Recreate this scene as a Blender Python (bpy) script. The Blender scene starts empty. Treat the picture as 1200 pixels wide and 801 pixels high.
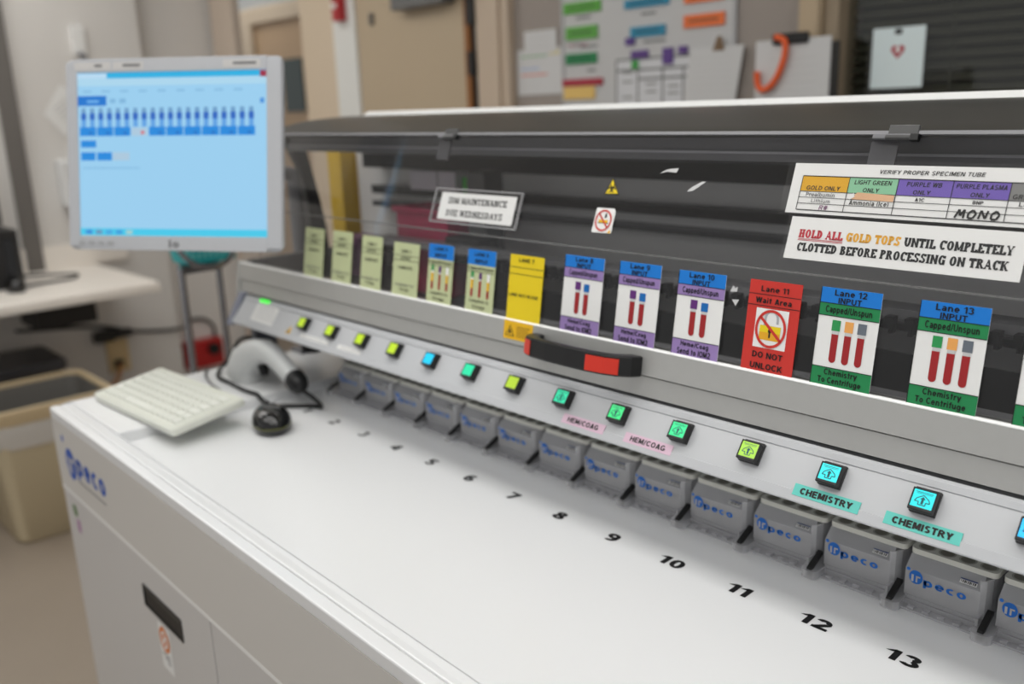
import bpy, math, random
from mathutils import Vector, Matrix

# ------------------------------------------------------------------ camera, world, light, exposure
S = 0.085            # one lane pitch in metres; all coordinates below are in lane pitches
ZT = 10.6            # height of the worktop above the floor, in pitches
random.seed(7)
scn = bpy.context.scene
COL = scn.collection


def W(p):
    return Vector((p[0] * S, p[1] * S, (p[2] + ZT) * S))


CAMP = (16.2709, -8.5200, 5.7771)
YAW, PIT, ROLL = 2.391902, -0.2592205, -0.034823
fw = Vector((math.cos(PIT) * math.cos(YAW), math.cos(PIT) * math.sin(YAW), math.sin(PIT)))
rt = fw.cross(Vector((0, 0, 1))).normalized()
up = rt.cross(fw)
cr, sr = math.cos(ROLL), math.sin(ROLL)
right = cr * rt + sr * up
upv = cr * up - sr * rt
cam = bpy.data.cameras.new('camera')
cam.sensor_width = 36
cam.lens = 1041.945 / 1200 * 36
cam.clip_start = 0.01
cam.dof.use_dof = True
cam.dof.focus_distance = 9.6 * S
cam.dof.aperture_fstop = 3.4
co = bpy.data.objects.new('camera', cam)
COL.objects.link(co)
M = Matrix((right, upv, -fw)).transposed().to_4x4()
M.translation = W(CAMP)
co.matrix_world = M
scn.camera = co

wd = bpy.data.worlds.new('world')
scn.world = wd
wd.use_nodes = True
bg = wd.node_tree.nodes['Background']
bg.inputs[0].default_value = (1.0, 0.99, 0.985, 1)
bg.inputs[1].default_value = 0.5
scn.view_settings.view_transform = 'Standard'
scn.view_settings.look = 'None'
scn.view_settings.gamma = 1
scn.view_settings.exposure = -0.06
scn.view_settings.use_curve_mapping = False
scn.cycles.transparent_max_bounces = 24
scn.cycles.max_bounces = 10
LAMP_STRENGTH = 3.9
LAMPS = [(-25, 3), (-25, -7), (-7, -2.6), (8, -2.6), (22, -2.6), (-4, -13), (12, -13), (-48, 21)]  # front row and a left-wall panel are unseen fill, added to lift shade


# ------------------------------------------------------------------ materials
def lin(c):
    c /= 255.0
    return c / 12.92 if c <= 0.04045 else ((c + 0.055) / 1.055) ** 2.4


MATS = {}


def mat(name, rgb, rough=0.5, metal=0.0, emit=0.0, noise=0.0, nscale=40.0, bump=0.0, coat=0.0, spec=0.5):
    if name in MATS:
        return MATS[name]
    m = bpy.data.materials.new(name)
    m.use_nodes = True
    nt = m.node_tree
    b = nt.nodes['Principled BSDF']
    c = (lin(rgb[0]), lin(rgb[1]), lin(rgb[2]), 1)
    b.inputs['Base Color'].default_value = c
    b.inputs['Roughness'].default_value = rough
    b.inputs['Metallic'].default_value = metal
    b.inputs['Specular IOR Level'].default_value = spec
    b.inputs['Coat Weight'].default_value = coat
    if emit:
        b.inputs['Emission Color'].default_value = c
        b.inputs['Emission Strength'].default_value = emit
    if noise or bump:
        tc = nt.nodes.new('ShaderNodeTexCoord')
        n = nt.nodes.new('ShaderNodeTexNoise')
        n.inputs['Scale'].default_value = nscale
        n.inputs['Detail'].default_value = 4
        nt.links.new(tc.outputs['Object'], n.inputs['Vector'])
        if noise:
            mr = nt.nodes.new('ShaderNodeMapRange')
            mr.inputs['To Min'].default_value = 1 - noise
            mr.inputs['To Max'].default_value = 1 + noise
            nt.links.new(n.outputs['Fac'], mr.inputs['Value'])
            mx = nt.nodes.new('ShaderNodeMix')
            mx.data_type = 'RGBA'
            mx.blend_type = 'MULTIPLY'
            mx.inputs['Factor'].default_value = 1
            mx.inputs['A'].default_value = c
            nt.links.new(mr.outputs['Result'], mx.inputs['B'])
            nt.links.new(mx.outputs['Result'], b.inputs['Base Color'])
        if bump:
            bp = nt.nodes.new('ShaderNodeBump')
            bp.inputs['Strength'].default_value = bump
            bp.inputs['Distance'].default_value = 0.001
            nt.links.new(n.outputs['Fac'], bp.inputs['Height'])
            nt.links.new(bp.outputs['Normal'], b.inputs['Normal'])
    MATS[name] = m
    return m


def clear(name, tint, rough=0.03, haze=0.0, ior=1.45, hazecol=(210, 210, 212)):
    """see-through sheet: tinted transparency, a Fresnel gloss and a little surface haze"""
    if name in MATS:
        return MATS[name]
    m = bpy.data.materials.new(name)
    m.use_nodes = True
    nt = m.node_tree
    nt.nodes.clear()
    out = nt.nodes.new('ShaderNodeOutputMaterial')
    tr = nt.nodes.new('ShaderNodeBsdfTransparent')
    tr.inputs[0].default_value = (tint[0], tint[1], tint[2], 1)
    gl = nt.nodes.new('ShaderNodeBsdfGlossy')
    gl.inputs['Roughness'].default_value = rough
    gl.inputs['Color'].default_value = (0.95, 0.95, 0.95, 1)
    df = nt.nodes.new('ShaderNodeBsdfDiffuse')
    df.inputs[0].default_value = (lin(hazecol[0]), lin(hazecol[1]), lin(hazecol[2]), 1)
    fr = nt.nodes.new('ShaderNodeFresnel')
    fr.inputs['IOR'].default_value = ior
    # the Fresnel node inverts the index on back faces; feed both sides the same way round
    geo = nt.nodes.new('ShaderNodeNewGeometry')
    mi = nt.nodes.new('ShaderNodeMix')
    mi.data_type = 'FLOAT'
    mi.inputs['A'].default_value = ior
    mi.inputs['B'].default_value = 1 / ior
    nt.links.new(geo.outputs['Backfacing'], mi.inputs['Factor'])
    nt.links.new(mi.outputs['Result'], fr.inputs['IOR'])
    m1 = nt.nodes.new('ShaderNodeMixShader')
    m1.inputs[0].default_value = haze
    nt.links.new(tr.outputs[0], m1.inputs[1])
    nt.links.new(df.outputs[0], m1.inputs[2])
    m2 = nt.nodes.new('ShaderNodeMixShader')
    nt.links.new(fr.outputs[0], m2.inputs[0])
    nt.links.new(m1.outputs[0], m2.inputs[1])
    nt.links.new(gl.outputs[0], m2.inputs[2])
    nt.links.new(m2.outputs[0], out.inputs[0])
    MATS[name] = m
    return m


WHITE = mat('white_enamel', (228, 229, 229), 0.32, coat=0.1)
WORKTOP = mat('white_worktop', (233, 234, 235), 0.28)
PANELW = mat('white_panel', (194, 196, 199), 0.35)
FASCIA = mat('light_grey_enamel', (210, 207, 202), 0.4)
FRONT = mat('door_grey_enamel', (205, 203, 201), 0.4)
ALU = mat('brushed_aluminium', (190, 190, 187), 0.42, 0.55, noise=0.03, nscale=90)
ALUHI = mat('aluminium_highlight', (250, 250, 249), 0.35, 0.0)  # near-white, paints the highlight along the rail's top lip
HOODM = mat('grey_hood', (58, 57, 54), 0.36, 0.0, noise=0.03, nscale=8, spec=0.4)
DARK = mat('dark_interior', (84, 84, 84), 0.5)
DARKER = mat('black_interior', (16, 16, 17), 0.5)
MIDGREY = mat('interior_grey', (120, 120, 124), 0.4)
BLACK = mat('black_plastic', (18, 18, 19), 0.4)
BLACKGLOSS = mat('gloss_black_plastic', (14, 14, 15), 0.12, coat=0.3)
RUBBER = mat('black_rubber', (20, 20, 20), 0.6)
RED = mat('red_plastic', (214, 50, 32), 0.4)
INK = mat('black_ink', (16, 16, 16), 0.45)
PAPER = mat('white_paper', (238, 238, 236), 0.55)
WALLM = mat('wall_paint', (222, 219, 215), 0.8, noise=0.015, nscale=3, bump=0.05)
CLEAR = clear('clear_plastic', (0.985, 0.985, 0.99), 0.10, 0.32, 1.45, (245, 245, 247))
CLEARB = clear('clear_base', (0.985, 0.985, 0.99), 0.10, 0.45, 1.45, (225, 225, 228))
SMOKE = clear('smoked_acrylic', (0.93, 0.93, 0.932), 0.02, 0.009, 1.33)
SLEEVE = clear('clear_laminate', (0.985, 0.985, 0.985), 0.06, 0.015)


def ink(name, rgb):
    return mat('print_' + name, rgb, 0.5)


BLUE = ink('blue', (0, 122, 214))
LAV = ink('lavender', (154, 128, 186))
GREEN = ink('green', (24, 134, 76))
REDP = ink('red', (206, 50, 40))
YEL = ink('yellow', (236, 208, 12))
AMBER = ink('amber', (236, 184, 10))
PALE = ink('pale_green', (196, 204, 158))
BLOOD = ink('dark_red', (160, 28, 32))
PURP = ink('purple', (98, 40, 120))
CAPBLUE = ink('cap_blue', (0, 104, 182))
CAPORANGE = ink('cap_orange', (240, 170, 90))
CAPGREY = ink('cap_grey', (104, 112, 122))
CAPGREEN = ink('cap_green', (40, 150, 80))
TEAL = ink('teal', (98, 202, 190))
PINK = ink('pink', (222, 190, 208))
LOGO = ink('logo_blue', (20, 110, 205))
NAVY = ink('logo_navy', (20, 84, 180))
MINT = ink('mint', (140, 200, 160))
VIOLET = ink('violet', (112, 88, 180))
GREYP = ink('grey', (128, 128, 126))
TAN = ink('tan', (226, 180, 140))
GOLD = ink('gold', (232, 170, 30))
CRIM = ink('crimson', (200, 40, 58))
ORANGE = ink('orange', (222, 128, 62))
LGREY = ink('light_grey', (200, 200, 200))
GREYTXT = ink('grey_text', (110, 110, 112))
SILVER = ink('silver', (176, 178, 182))


# ------------------------------------------------------------------ mesh helpers
def ident(a, b, c):
    return (a, b, c)


def tilted(y0, z0, deg):
    """frame on a tilted plane: x along the lanes, s up the plane, n out of it"""
    ca, sa = math.cos(math.radians(deg)), math.sin(math.radians(deg))
    return lambda x, s, n: (x, y0 + s * ca - n * sa, z0 + s * sa + n * ca)


PAN = tilted(0.141, 1.756, 52.5)
LOW = tilted(0.43, 2.66, 81)
UPP = tilted(0.61, 3.84, 69.5)


def wallframe(y):
    return lambda a, b, c: (a, y - c, b)


# a plain bold alphabet drawn as strokes (cap height 1, x-height .72)
def sans_glyph(ch):
    V = lambda x, a=0, b=1: ('v', x, a, b)
    Hh = lambda a, b, y: ('h', a, b, y)
    D = lambda a, b, c, d, w=1.0: ('d', a, b, c, d, w)
    A = lambda *k: ('a',) + k
    bowl = A(.36, .36, .34, .38, 0, 360)
    g = {
        'A': ([D(.13, 0, .42, 1), D(.71, 0, .42, 1), Hh(.2, .64, .28)], .84),
        'B': ([V(.13), A(.4, .74, .36, .27, -90, 90), A(.42, .28, .38, .28, -90, 90), Hh(.1, .44, .08), Hh(.1, .44, .53), Hh(.1, .44, .92)], .82),
        'C': ([A(.46, .5, .45, .52, 42, 318)], .86), 'D': ([V(.13), A(.36, .5, .46, .5, -90, 90), Hh(.1, .38, .08), Hh(.1, .38, .92)], .86),
        'E': ([V(.13), Hh(.1, .72, .08), Hh(.1, .66, .52), Hh(.1, .72, .92)], .76), 'F': ([V(.13), Hh(.1, .62, .50), Hh(.1, .68, .92)], .7),
        'G': ([A(.46, .5, .45, .52, 42, 325), Hh(.48, .86, .42), V(.79, .1, .42)], .92), 'H': ([V(.13), V(.73), Hh(.13, .73, .52)], .86),
        'I': ([V(.14)], .28), 'K': ([V(.13), D(.2, .36, .7, 1), D(.36, .55, .76, 0)], .86), 'L': ([V(.13), Hh(.1, .68, .08)], .7),
        'M': ([V(.13), V(.87), D(.16, 1, .5, .1), D(.84, 1, .5, .1)], 1.0), 'N': ([V(.13), V(.73), D(.14, 1, .72, 0)], .86),
        'O': ([A(.46, .5, .45, .52, 0, 360)], .92), 'P': ([V(.13), A(.4, .7, .38, .3, -90, 90), Hh(.1, .44, .48), Hh(.1, .44, .92)], .8),
        'R': ([V(.13), A(.42, .72, .37, .28, -90, 90), Hh(.1, .46, .52), Hh(.1, .46, .92), D(.42, .48, .76, 0)], .88),
        'S': ([A(.4, .73, .36, .29, 30, 270), A(.4, .27, .38, .29, -150, 90)], .8), 'T': ([V(.38), Hh(.0, .76, .92)], .78),
        'U': ([V(.13, .34, 1), V(.73, .34, 1), A(.43, .36, .405, .38, 180, 360)], .86), 'V': ([D(.1, 1, .4, 0), D(.7, 1, .4, 0)], .82),
        'W': ([D(.1, 1, .33, 0), D(.33, 0, .58, 1), D(.58, 1, .83, 0), D(.83, 0, 1.06, 1)], 1.16), 'Y': ([V(.4, 0, .48), D(.1, 1, .4, .42), D(.7, 1, .4, .42)], .8),
        'a': ([A(.32, .22, .3, .24, 0, 360), V(.56, 0, .5), A(.34, .46, .32, .28, 0, 150)], .72), 'b': ([bowl, V(.12)], .74),
        'c': ([A(.36, .36, .34, .38, 52, 308)], .68), 'd': ([bowl, V(.6)], .76), 'e': ([A(.36, .36, .34, .38, 0, 318), Hh(.1, .68, .37)], .74),
        'f': ([V(.24, 0, .75), A(.44, .73, .3, .28, 80, 180), Hh(.04, .46, .66)], .48), 'g': ([bowl, V(.6, -.06, .72), A(.36, -.06, .34, .22, 190, 360)], .76),
        'h': ([V(.13), A(.37, .4, .33, .34, 0, 180), V(.6, 0, .42)], .76), 'i': ([V(.13, 0, .72), V(.13, .82, 1)], .28), 'l': ([V(.13)], .28),
        'm': ([V(.13, 0, .72), A(.35, .44, .29, .3, 0, 180), V(.54, 0, .46), A(.73, .44, .29, .3, 0, 180), V(.92, 0, .46)], 1.08),
        'n': ([V(.13, 0, .72), A(.37, .4, .33, .34, 0, 180), V(.6, 0, .42)], .76), 'o': ([bowl], .74), 'p': ([bowl, V(.12, -.26, .72)], .76),
        'r': ([V(.13, 0, .72), A(.38, .4, .32, .33, 48, 180)], .5), 's': ([A(.32, .53, .28, .21, 25, 270), A(.32, .2, .3, .22, -155, 90)], .66),
        't': ([V(.24, .0, .95), Hh(.04, .46, .66)], .5), 'u': ([V(.13, .3, .72), A(.36, .3, .33, .32, 180, 360), V(.6, 0, .72)], .76),
        'v': ([D(.1, .72, .34, 0), D(.58, .72, .34, 0)], .68), 'y': ([D(.1, .72, .36, .02), D(.62, .72, .26, -.26)], .72),
        '0': ([A(.37, .5, .36, .52, 0, 360)], .76), '1': ([V(.34), D(.02, .72, .34, .98, .9)], .5),
        '2': ([A(.37, .7, .35, .32, -20, 165), D(.18, .1, .6, .62), Hh(.04, .72, .08)], .76),
        '3': ([A(.34, .74, .33, .28, -80, 160), A(.34, .28, .37, .3, -160, 80)], .74), '4': ([V(.54), D(.12, .3, .5, .96, .9), Hh(.02, .72, .28)], .76),
        '5': ([A(.36, .32, .37, .34, -155, 125), V(.18, .46, .98), Hh(.14, .68, .92)], .76), '6': ([A(.38, .32, .36, .34, 0, 360), A(.46, .5, .44, .52, 65, 180)], .78),
        '7': ([Hh(.02, .72, .92), D(.3, 0, .62, .94)], .74), '8': ([A(.38, .74, .33, .28, 0, 360), A(.38, .27, .37, .29, 0, 360)], .76),
        '9': ([A(.38, .68, .36, .34, 0, 360), A(.3, .5, .44, .52, -115, 0)], .78), '/': ([D(.06, -.04, .34, 1.02, .7)], .42),
        '(': ([A(.4, .45, .36, .6, 120, 240)], .36), ')': ([A(-.04, .45, .36, .6, -60, 60)], .36),
        '#': ([V(.24), V(.5), Hh(.02, .72, .34), Hh(.02, .72, .66)], .74), ' ': ([], .34)}
    return g[ch]


SP = .09


def sans_extent(t):
    w = sum(sans_glyph(c)[1] + SP for c in t) - SP
    top = 1.0 if any(c in t for c in 'ABCDEFGHIKLMNOPRSTUVWYbdfhilt0123456789/()#') else .72
    bot = -.26 if any(c in t for c in 'gpy') else (-.04 if any(c in t for c in '/()') else 0.0)
    return w, bot, top


def sans_ratio(t):
    w, bot, top = sans_extent(t)
    return w / (top - bot)


class MB:
    def __init__(self, frame=ident):
        self.v, self.f, self.mi, self.ms = [], [], [], []
        self.fr = frame

    def add(self, vs, fs, m):
        if m not in self.ms:
            self.ms.append(m)
        k = self.ms.index(m)
        n = len(self.v)
        self.v += [self.fr(*q) for q in vs]
        for q in fs:
            self.f.append(tuple(i + n for i in q))
            self.mi.append(k)
        return self

    def box(self, a, b, m):
        x0, x1 = sorted((a[0], b[0]))
        y0, y1 = sorted((a[1], b[1]))
        z0, z1 = sorted((a[2], b[2]))
        vs = [(x0, y0, z0), (x1, y0, z0), (x1, y1, z0), (x0, y1, z0), (x0, y0, z1), (x1, y0, z1), (x1, y1, z1), (x0, y1, z1)]
        return self.add(vs, [(0, 3, 2, 1), (4, 5, 6, 7), (0, 1, 5, 4), (1, 2, 6, 5), (2, 3, 7, 6), (3, 0, 4, 7)], m)

    def rect(self, x0, x1, y0, y1, z, m):
        return self.add([(x0, y0, z), (x1, y0, z), (x1, y1, z), (x0, y1, z)], [(0, 1, 2, 3)], m)

    def poly(self, pts, z, m):
        return self.add([(a, b, z) for a, b in pts], [tuple(range(len(pts)))], m)

    def prism(self, pts, h0, h1, m, axis=2):
        """closed outline pts (2-D) extruded along axis from h0 to h1"""
        n = len(pts)

        def q(p, h):
            return (h, p[0], p[1]) if axis == 0 else ((p[0], h, p[1]) if axis == 1 else (p[0], p[1], h))
        vs = [q(p, h0) for p in pts] + [q(p, h1) for p in pts]
        fs = [tuple(reversed(range(n))), tuple(range(n, 2 * n))]
        fs += [(i, (i + 1) % n, n + (i + 1) % n, n + i) for i in range(n)]
        return self.add(vs, fs, m)

    def strip(self, inner, outer, h0, h1, m, axis=2, close=False):
        """solid between two matching polylines"""
        n = len(inner)

        def q(p, h):
            return (h, p[0], p[1]) if axis == 0 else ((p[0], h, p[1]) if axis == 1 else (p[0], p[1], h))
        vs = [q(p, h0) for p in inner] + [q(p, h0) for p in outer] + [q(p, h1) for p in inner] + [q(p, h1) for p in outer]
        fs = []
        for i in range(n if close else n - 1):
            j = (i + 1) % n
            fs += [(i, j, n + j, n + i), (2 * n + i, 3 * n + i, 3 * n + j, 2 * n + j), (i, 2 * n + i, 2 * n + j, j), (n + i, n + j, 3 * n + j, 3 * n + i)]
        if not close:
            fs += [(0, n, 3 * n, 2 * n), (n - 1, 3 * n - 1, 4 * n - 1, 2 * n - 1)]
        return self.add(vs, fs, m)

    def rings(self, rs, m, cap0=True, cap1=True):
        n = len(rs[0])
        vs = [p for r in rs for p in r]
        fs = []
        for k in range(len(rs) - 1):
            for i in range(n):
                j = (i + 1) % n
                fs.append((k * n + i, k * n + j, (k + 1) * n + j, (k + 1) * n + i))
        if cap0:
            fs.append(tuple(reversed(range(n))))
        if cap1:
            fs.append(tuple(range((len(rs) - 1) * n, len(rs) * n)))
        return self.add(vs, fs, m)

    def tube(self, path, r, m, n=10, closed=False):
        P = [Vector(p) for p in path]
        rs = []
        prev = None
        L = len(P)
        for i, p in enumerate(P):
            a = P[i - 1] if (i > 0 or closed) else p
            b = P[(i + 1) % L] if (i < L - 1 or closed) else p
            d = (b - a).normalized()
            if prev is None:
                u = d.orthogonal().normalized()
            else:
                u = (prev - d * prev.dot(d)).normalized()
            prev = u
            w = d.cross(u)
            rr = r[i] if isinstance(r, (list, tuple)) else r
            rs.append([tuple(p + rr * (math.cos(2 * math.pi * k / n) * u + math.sin(2 * math.pi * k / n) * w)) for k in range(n)])
        if closed:
            rs.append(rs[0])
        return self.rings(rs, m, not closed, not closed)

    def disc(self, cx, cy, z, r, m, n=24, ry=None):
        ry = ry or r
        return self.poly([(cx + r * math.cos(2 * math.pi * k / n), cy + ry * math.sin(2 * math.pi * k / n)) for k in range(n)], z, m)

    def ring(self, cx, cy, z, rx, ry, w, m, n=36, a0=0, a1=360, wy=None):
        wy = w if wy is None else wy
        vs, fs = [], []
        full = abs(a1 - a0) >= 360
        k = n if full else n + 1
        for i in range(k):
            a = math.radians(a0 + (a1 - a0) * i / n)
            vs += [(cx + rx * math.cos(a), cy + ry * math.sin(a), z), (cx + (rx - w) * math.cos(a), cy + (ry - wy) * math.sin(a), z)]
        for i in range(n):
            j = (i + 1) % k
            fs.append((2 * i, 2 * j, 2 * j + 1, 2 * i + 1))
        return self.add(vs, fs, m)

    def seg(self, x0, y0, x1, y1, w, z, m):
        d = Vector((x1 - x0, y1 - y0)).normalized()
        nx, ny = -d.y * w / 2, d.x * w / 2
        return self.poly([(x0 + nx, y0 + ny), (x0 - nx, y0 - ny), (x1 - nx, y1 - ny), (x1 + nx, y1 + ny)], z, m)

    def text(self, t, x0, x1, y0, y1, z, m, bold=0.02, shear=0.0):
        w, bot, top = sans_extent(t)
        sx, sy = (x1 - x0) / w, (y1 - y0) / (top - bot)
        T = .13 + 2.2 * bold
        Tb = T * .86
        pos = [0.0]

        def X(a, b):
            return x0 + (pos[0] + a) * sx + shear * b * sy * .8

        def Y(b):
            return y0 + (b - bot) * sy

        def quad(p):
            self.add([(X(a, b), Y(b), z) for a, b in p], [(0, 1, 2, 3)], m)
        for ch in t:
            prims, gw = sans_glyph(ch)
            for q in prims:
                if q[0] == 'v':
                    quad([(q[1] - T / 2, q[2]), (q[1] + T / 2, q[2]), (q[1] + T / 2, q[3]), (q[1] - T / 2, q[3])])
                elif q[0] == 'h':
                    quad([(q[1], q[3] - Tb / 2), (q[2], q[3] - Tb / 2), (q[2], q[3] + Tb / 2), (q[1], q[3] + Tb / 2)])
                elif q[0] == 'd':
                    h = T * .58 * q[5]
                    quad([(q[1] - h, q[2]), (q[1] + h, q[2]), (q[3] + h, q[4]), (q[3] - h, q[4])])
                else:
                    _, cx, cy, rx, ry, a0, a1 = q
                    n = 14
                    vs, fs = [], []
                    for i in range(n + 1):
                        a = math.radians(a0 + (a1 - a0) * i / n)
                        for dx, dy in ((rx, ry), (max(rx - T, .04), max(ry - Tb, .04))):
                            px, py = cx + dx * math.cos(a), cy + dy * math.sin(a)
                            vs.append((X(px, py), Y(py), z))
                    for i in range(n):
                        fs.append((2 * i, 2 * i + 2, 2 * i + 3, 2 * i + 1))
                    self.add(vs, fs, m)
            pos[0] += gw + SP
        return self

    def textc(self, t, cx, y0, y1, z, m, bold=0.02, wide=1.0, shear=0.0):
        w = sans_ratio(t) * (y1 - y0) * wide
        return self.text(t, cx - w / 2, cx + w / 2, y0, y1, z, m, bold, shear)

    def build(self, name, parent=None, origin=None, smooth=False, bevel=0.0, seg=2):
        me = bpy.data.meshes.new(name)
        o = bpy.data.objects.new(name, me)
        COL.objects.link(o)
        if parent is not None:
            O = Vector(parent['_o'])
            o['_o'] = tuple(O)
            o.parent = parent
        else:
            if origin is None:
                xs, ys, zs = zip(*self.v)
                origin = ((min(xs) + max(xs)) / 2, (min(ys) + max(ys)) / 2, min(zs))
            O = W(origin)
            o['_o'] = tuple(O)
            o.location = O
        me.from_pydata([tuple(W(p) - O) for p in self.v], [], self.f)
        for m in self.ms:
            me.materials.append(m)
        me.polygons.foreach_set('material_index', self.mi)
        import bmesh
        bm = bmesh.new()
        bm.from_mesh(me)
        if bevel or smooth:
            bmesh.ops.remove_doubles(bm, verts=bm.verts, dist=1e-6)
        if not any(len(e.link_faces) == 1 for e in bm.edges):
            bmesh.ops.recalc_face_normals(bm, faces=bm.faces)
        bm.to_mesh(me)
        bm.free()
        if smooth:
            me.polygons.foreach_set('use_smooth', [True] * len(me.polygons))
            me.set_sharp_from_angle(angle=math.radians(40))
        if bevel:
            b = o.modifiers.new('bevel', 'BEVEL')
            b.width = bevel * S
            b.segments = seg
            b.limit_method = 'ANGLE'
            b.angle_limit = math.radians(35)
            b.use_clamp_overlap = True
        return o


def tag(o, label, cat, group=None, kind=None):
    o['label'] = label
    o['category'] = cat
    if group:
        o['group'] = group
    if kind:
        o['kind'] = kind
    return o


def thing(name, loc, label, cat, group=None):
    o = bpy.data.objects.new(name, None)
    COL.objects.link(o)
    o.empty_display_size = 0.02
    o.location = W(loc)
    o['_o'] = tuple(W(loc))
    return tag(o, label, cat, group)


def struct(o):
    o['kind'] = 'structure'
    return o


def rrect(x0, x1, y0, y1, r, n=5):
    pts = []
    for cx, cy, a in ((x1 - r, y0 + r, -90), (x1 - r, y1 - r, 0), (x0 + r, y1 - r, 90), (x0 + r, y0 + r, 180)):
        for k in range(n + 1):
            t = math.radians(a + 90 * k / n)
            pts.append((cx + r * math.cos(t), cy + r * math.sin(t)))
    return pts


def smoothpath(pts, n=6):
    """Catmull-Rom through the points"""
    P = [Vector(p) for p in pts]
    P = [2 * P[0] - P[1]] + P + [2 * P[-1] - P[-2]]
    out = []
    for i in range(1, len(P) - 2):
        for k in range(n):
            t = k / n
            a, b, c, d = P[i - 1:i + 3]
            out.append(tuple(0.5 * ((2 * b) + (c - a) * t + (2 * a - 5 * b + 4 * c - d) * t * t + (3 * b - 3 * c + d - a) * t ** 3)))
    out.append(tuple(P[-2]))
    return out


# a slab-serif alphabet: thick stems, thin bars, block serifs
TH, TN, SF = 0.30, 0.16, 0.15


def slab_glyph(ch):
    """list of (kind, ...) in a cap height of 1; returns (primitives, width)"""
    V = lambda x, a=0, b=1: ('v', x, a, b)
    Hh = lambda a, b, y: ('h', a, b, y)
    s0 = lambda x, w=0.46: ('s', x, 0, w)
    s1 = lambda x, w=0.46: ('s', x, 1, w)
    D = lambda a, b, c, d, w=TH: ('d', a, b, c, d, w)
    A = lambda *k: ('a',) + k
    g = {
        'H': ([V(.24), V(.76), s0(.24), s0(.76), s1(.24), s1(.76), Hh(.24, .76, .5)], 1.0),
        'I': ([V(.25), s0(.25), s1(.25)], .5),
        'L': ([V(.24), s0(.24), s1(.24), Hh(.24, .78, TN / 2), V(.73, 0, .32)], .82),
        'T': ([V(.44), s0(.44), Hh(.06, .82, 1 - TN / 2), V(.11, .7, 1), V(.77, .7, 1)], .88),
        'E': ([V(.24), s0(.24), s1(.24), Hh(.24, .78, TN / 2), Hh(.24, .78, 1 - TN / 2), Hh(.24, .6, .5), V(.73, 0, .3), V(.72, .72, 1)], .84),
        'F': ([V(.24), s0(.24), s1(.24), Hh(.24, .78, 1 - TN / 2), Hh(.24, .58, .5), V(.72, .7, 1)], .8),
        'N': ([V(.2), V(.82), s0(.2, .38), s1(.16, .34), s1(.82, .38), D(.2, 1, .82, 0, .24)], 1.02),
        'M': ([V(.2), V(1.0), s0(.2, .38), s0(1.0, .42), s1(.18, .34), s1(1.02, .34), D(.2, 1, .6, .1, .22), D(1.0, 1, .6, .1, .18)], 1.2),
        'U': ([V(.24, .35, 1), V(.78, .35, 1), s1(.24), s1(.78, .38), A(.51, .38, .395, .38, 180, 360)], 1.0),
        'D': ([V(.24), s0(.24, .44), s1(.24, .44), A(.34, .5, .56, .5, -90, 90), Hh(.2, .38, TN / 2), Hh(.2, .38, 1 - TN / 2)], .96),
        'O': ([A(.5, .5, .46, .52, 0, 360)], 1.0),
        'C': ([A(.5, .5, .46, .52, 48, 318), V(.8, .68, .98)], .92),
        'G': ([A(.5, .5, .46, .52, 48, 340), V(.8, .7, .98), V(.78, 0, .45), Hh(.56, .94, .45)], .98),
        'P': ([V(.24), s0(.24, .5), s1(.24, .44), A(.44, .74, .38, .27, -90, 90), Hh(.2, .46, .48), Hh(.2, .46, 1 - TN / 2)], .86),
        'R': ([V(.24), s0(.24, .5), s1(.24, .44), A(.44, .75, .36, .26, -90, 90), Hh(.2, .46, .5), Hh(.2, .46, 1 - TN / 2), D(.5, .52, .84, .02), s0(.88, .2)], .98),
        'B': ([V(.24), s0(.24, .44), s1(.24, .44), A(.44, .76, .35, .25, -90, 90), A(.46, .27, .4, .28, -90, 90), Hh(.2, .48, .51), Hh(.2, .48, TN / 2), Hh(.2, .48, 1 - TN / 2)], .9),
        'S': ([A(.44, .74, .34, .28, 40, 270), A(.44, .26, .36, .28, -140, 90), V(.7, .72, .98), V(.14, .02, .28)], .86),
        'K': ([V(.24), s0(.24), s1(.24), D(.34, .42, .8, .98, .15), D(.48, .58, .84, .02), s0(.86, .34), s1(.8, .34)], 1.0),
        'Y': ([V(.46, 0, .5), s0(.46), D(.12, 1, .46, .42, .24), D(.82, 1, .46, .42, .15), s1(.14, .34), s1(.8, .3)], .94),
        'W': ([D(.14, 1, .38, 0, .22), D(.38, 0, .6, .9, .14), D(.6, .95, .86, 0, .22), D(.86, 0, 1.08, 1, .14), s1(.14, .32), s1(1.08, .28), s1(.6, .26)], 1.22),
        'A': ([D(.14, 0, .46, 1, .14), D(.82, 0, .46, 1, .25), Hh(.25, .7, .34), s0(.14, .34), s0(.82, .38)], .98),
        ' ': ([], .42),
    }
    return g[ch]


def slab_width(t):
    return sum(slab_glyph(c)[1] + 0.06 for c in t)


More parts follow.
